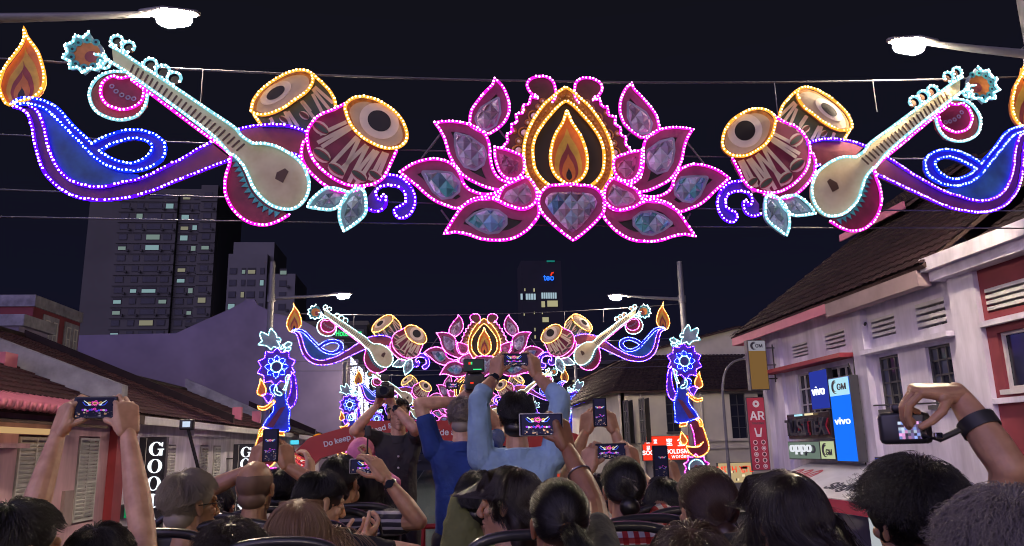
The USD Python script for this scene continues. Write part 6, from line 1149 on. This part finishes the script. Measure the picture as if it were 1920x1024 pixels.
# right hand block
pc = AP(1125, 773, 4.1); A_ = {'L': grip1(pc, .075, .15, -1), 'R': grip1(pc, .075, .15, 1)}
person('dark haired person with both arms up, phone held upright', (1116, 940), 3.9, 4, ('mop', 'hair_black', .07, 1800), 'skin_tan', 'cloth_grey', arms=A_)
phone('upright phone held high against the cream building', pc, RX, UPV, .075, .150, seed=9, bright=1.4, zoom=.95)
c = AP(1146, 846, 3.65); A_ = grip2(c, .15)
p19 = person('person in red and white checked shirt, silver clip in pinned up hair', (1168, 922), 3.2, 3, ('bun', 'hair_black', .10, 3200, 1.06), 'skin_tan', 'cloth_check', arms=A_, broad=1.05)
phone('sideways phone above the checked shirt person', c, RX, UPV, .15, .072, seed=10, bright=1.1)
ct = thing('hair_clip', 'silver hair clip in the dark hair of the checked shirt person', 'hair clip'); q = p19[1]+V([.012, -.128, .03]); obj('clip', tm(rbox(-.028, .028, -.006, .006, -.005, .005, .003)).apply_transform(trimesh.transformations.rotation_matrix(.9, [0, 1, 0])).apply_translation(q), 'rail_silver', ct, 40); obj('bar', tm(rbox(-.03, .03, -.004, .004, -.003, .003, .002)).apply_transform(trimesh.transformations.rotation_matrix(.35, [0, 1, 0])).apply_translation(q+V([-.015, -.002, .025])), 'rail_silver', ct, 40)
pc = AP(1239, 866, 3.75); A_ = {'R': grip1(pc, .078, .15, 1)}
person('dark haired person holding a dim phone upright before the red sign', (1243, 952), 3.5, -6, ('bob', 'hair_black', .20, 2600), 'skin_tan', 'cloth_black', arms=A_)
phone('dim upright phone in front of the red shop sign', pc, RX, UPV, .078, .156, seed=12, bright=.8, zoom=.8)
p22 = person('person with brown hair in a low bun and drop earrings', (1322, 962), 2.55, -8, ('bun', 'hair_brown', .12, 4400, 1.12), 'skin_tan', 'cloth_black')
er = thing('earring', 'pale drop earring on the left ear of the brown haired person', 'earring'); q = p22[1]+V([-.094, -.0, -.05]); obj('hook', sweep(V([q+V([0, 0, .016]), q]), .0015, 5), 'rail_silver', er); obj('drop', trimesh.creation.icosphere(2, .007).apply_translation(q+V([0, 0, -.006])), 'board_pearl', er, True)
person('light brown hair crown just showing at the bottom edge', (1296, 1100), 1.7, 0, ('mop', 'hair_brown', .07, 2600), 'skin_light', 'cloth_grey', wseat=False)
p24 = person('woman with shoulder length straight dark hair before the awning', (1472, 978), 2.15, -12, ('bob', 'hair_dark', .27, 6500, 1.02, .0014), 'skin_tan', 'cloth_black', wseat=False)
# near pair on the left
c = AP(178, 764, 2.62); A_ = grip2(c, .142, tiltw=.55)
for s, k in (('L', -1), ('R', 1)): A_[s]['pole'] = V([k*.35, -.3, -1.])
pA = person('person at lower left with both bare arms raised high, phone sideways', (188, 1075), 2.2, 4, ('mop', 'hair_black', .06, 3400), 'skin_light', 'cloth_black', arms=A_, wseat=False, body_yaw=0)
phone('phone held sideways at upper left in two raised hands', c, RX, UPV+.02*RX, .142, .074, seed=11, bright=1.0)
pB = person('dark haired person at the far lower left corner, face turned right', (40, 1040), 2.05, 42, ('short', 'hair_black', .05, 5000, 1.06), 'skin_light', 'cloth_charcoal', wseat=False)
# near pair on the right
hw = AP(1792, 735, 1.86)
A_ = {'R': dict(w=hw, e=AP(1893, 880, 1.72), pole=V([.9, -.35, -.55]), d=V([-.96, .10, .06]), n=V([-.10, .25, -.96]), curl=(.95, .75, .5), thumb='in', size=1.0)}
p25 = person('curly black haired person close at right holding a camera overhead', (1710, 985), 1.85, -6, ('curly', 'hair_black', .085, 9000, 1.10, .0013), 'skin_tan', 'cloth_black', arms=A_, wseat=False, body_yaw=-2, broad=1.05)
cc = AP(1694, 800, 1.90); t = thing('photo_camera', 'black camera with lit rear screen raised above the curly haired person', 'camera'); CR = trimesh.transformations.rotation_matrix(-.50, [0, 0, 1]); T3 = lambda m: tm(m).apply_transform(CR).apply_translation(cc)
obj('camera_body', T3(rbox(-.055, .055, -.0, .055, -.042, .036, .012)), 'handle_black', t, 40); obj('viewfinder', T3(rbox(-.022, .022, .0, .05, .036, .056, .006)), 'handle_black', t, 40); obj('hand_grip', T3(rbox(.035, .062, .0, .075, -.042, .034, .012)), 'seat_black', t, 40)
ln = trimesh.creation.cylinder(.034, .10, sections=24); ln.apply_transform(trimesh.transformations.rotation_matrix(math.pi/2, [1, 0, 0])); ln.apply_translation([-.005, .10, -.004]); obj('lens', T3(ln), 'handle_black', t, 40)
gl_ = glow_attr('rear_screen', 1.3); r_ = rng(3); P_, F_, C_ = [], [], []
for i in range(8):
    for j in range(6):
        o = len(P_); x, z = -.012+i*.0066, -.030+j*.0070; P_ += [(x, -.0022, z), (x+.0066, -.0022, z), (x+.0066, -.0022, z+.007), (x, -.0022, z+.007)]; F_ += [(o, o+1, o+2), (o, o+2, o+3)]
        col = V(((.9, .4, .8), (.2, .15, .35), (.6, .7, .9), (.1, .08, .15), (.3, .4, .9))[r_.integers(5)])*r_.uniform(.3, 1); C_ += [tuple(col)]*4
sp = obj('rear_screen', trimesh.Trimesh(V(P_)@CR[:3, :3].T+cc, V(F_), process=False), 'rear_screen', t, False, C_)
e, w = p25[7]['R'], p25[8]['R']; st = thing('camera_strap', 'dark camera strap looped round the raised right forearm', 'strap'); pm = w+(e-w)*.45; d = nrm(e-w); a = nrm(np.cross(d, [0, 1, 0])); b_ = np.cross(d, a); an2 = np.linspace(0, 2*math.pi, 21)[:-1]
obj('loop', band_(pm, d, .0395, .0435, .032), 'seat_black', st, 40); q = pm+V([-.05, 0, -.01]); obj('tail', sweep(V([q, q+V([-.045, .01, -.02]), q+V([-.075, .02, -.012]), cc+V([.06, .02, .01])]), .007, 8), 'seat_black', st, True); obj('buckle', tm(rbox(-.01, .01, -.005, .005, -.008, .008, .003)).apply_translation(q+V([-.05, .005, -.012])), 'chrome', st, 40)
p26 = person('person with grey curly hair close at the lower right corner', (1895, 1085), 1.3, 10, ('curly', 'hair_silver', .065, 8000, 1.0, .0013), 'skin_light', 'cloth_grey', wseat=False)
# seats that stand empty in view
seat(.62, 2.75); seat(1.02, 3.55); seat(-.95, 3.75)
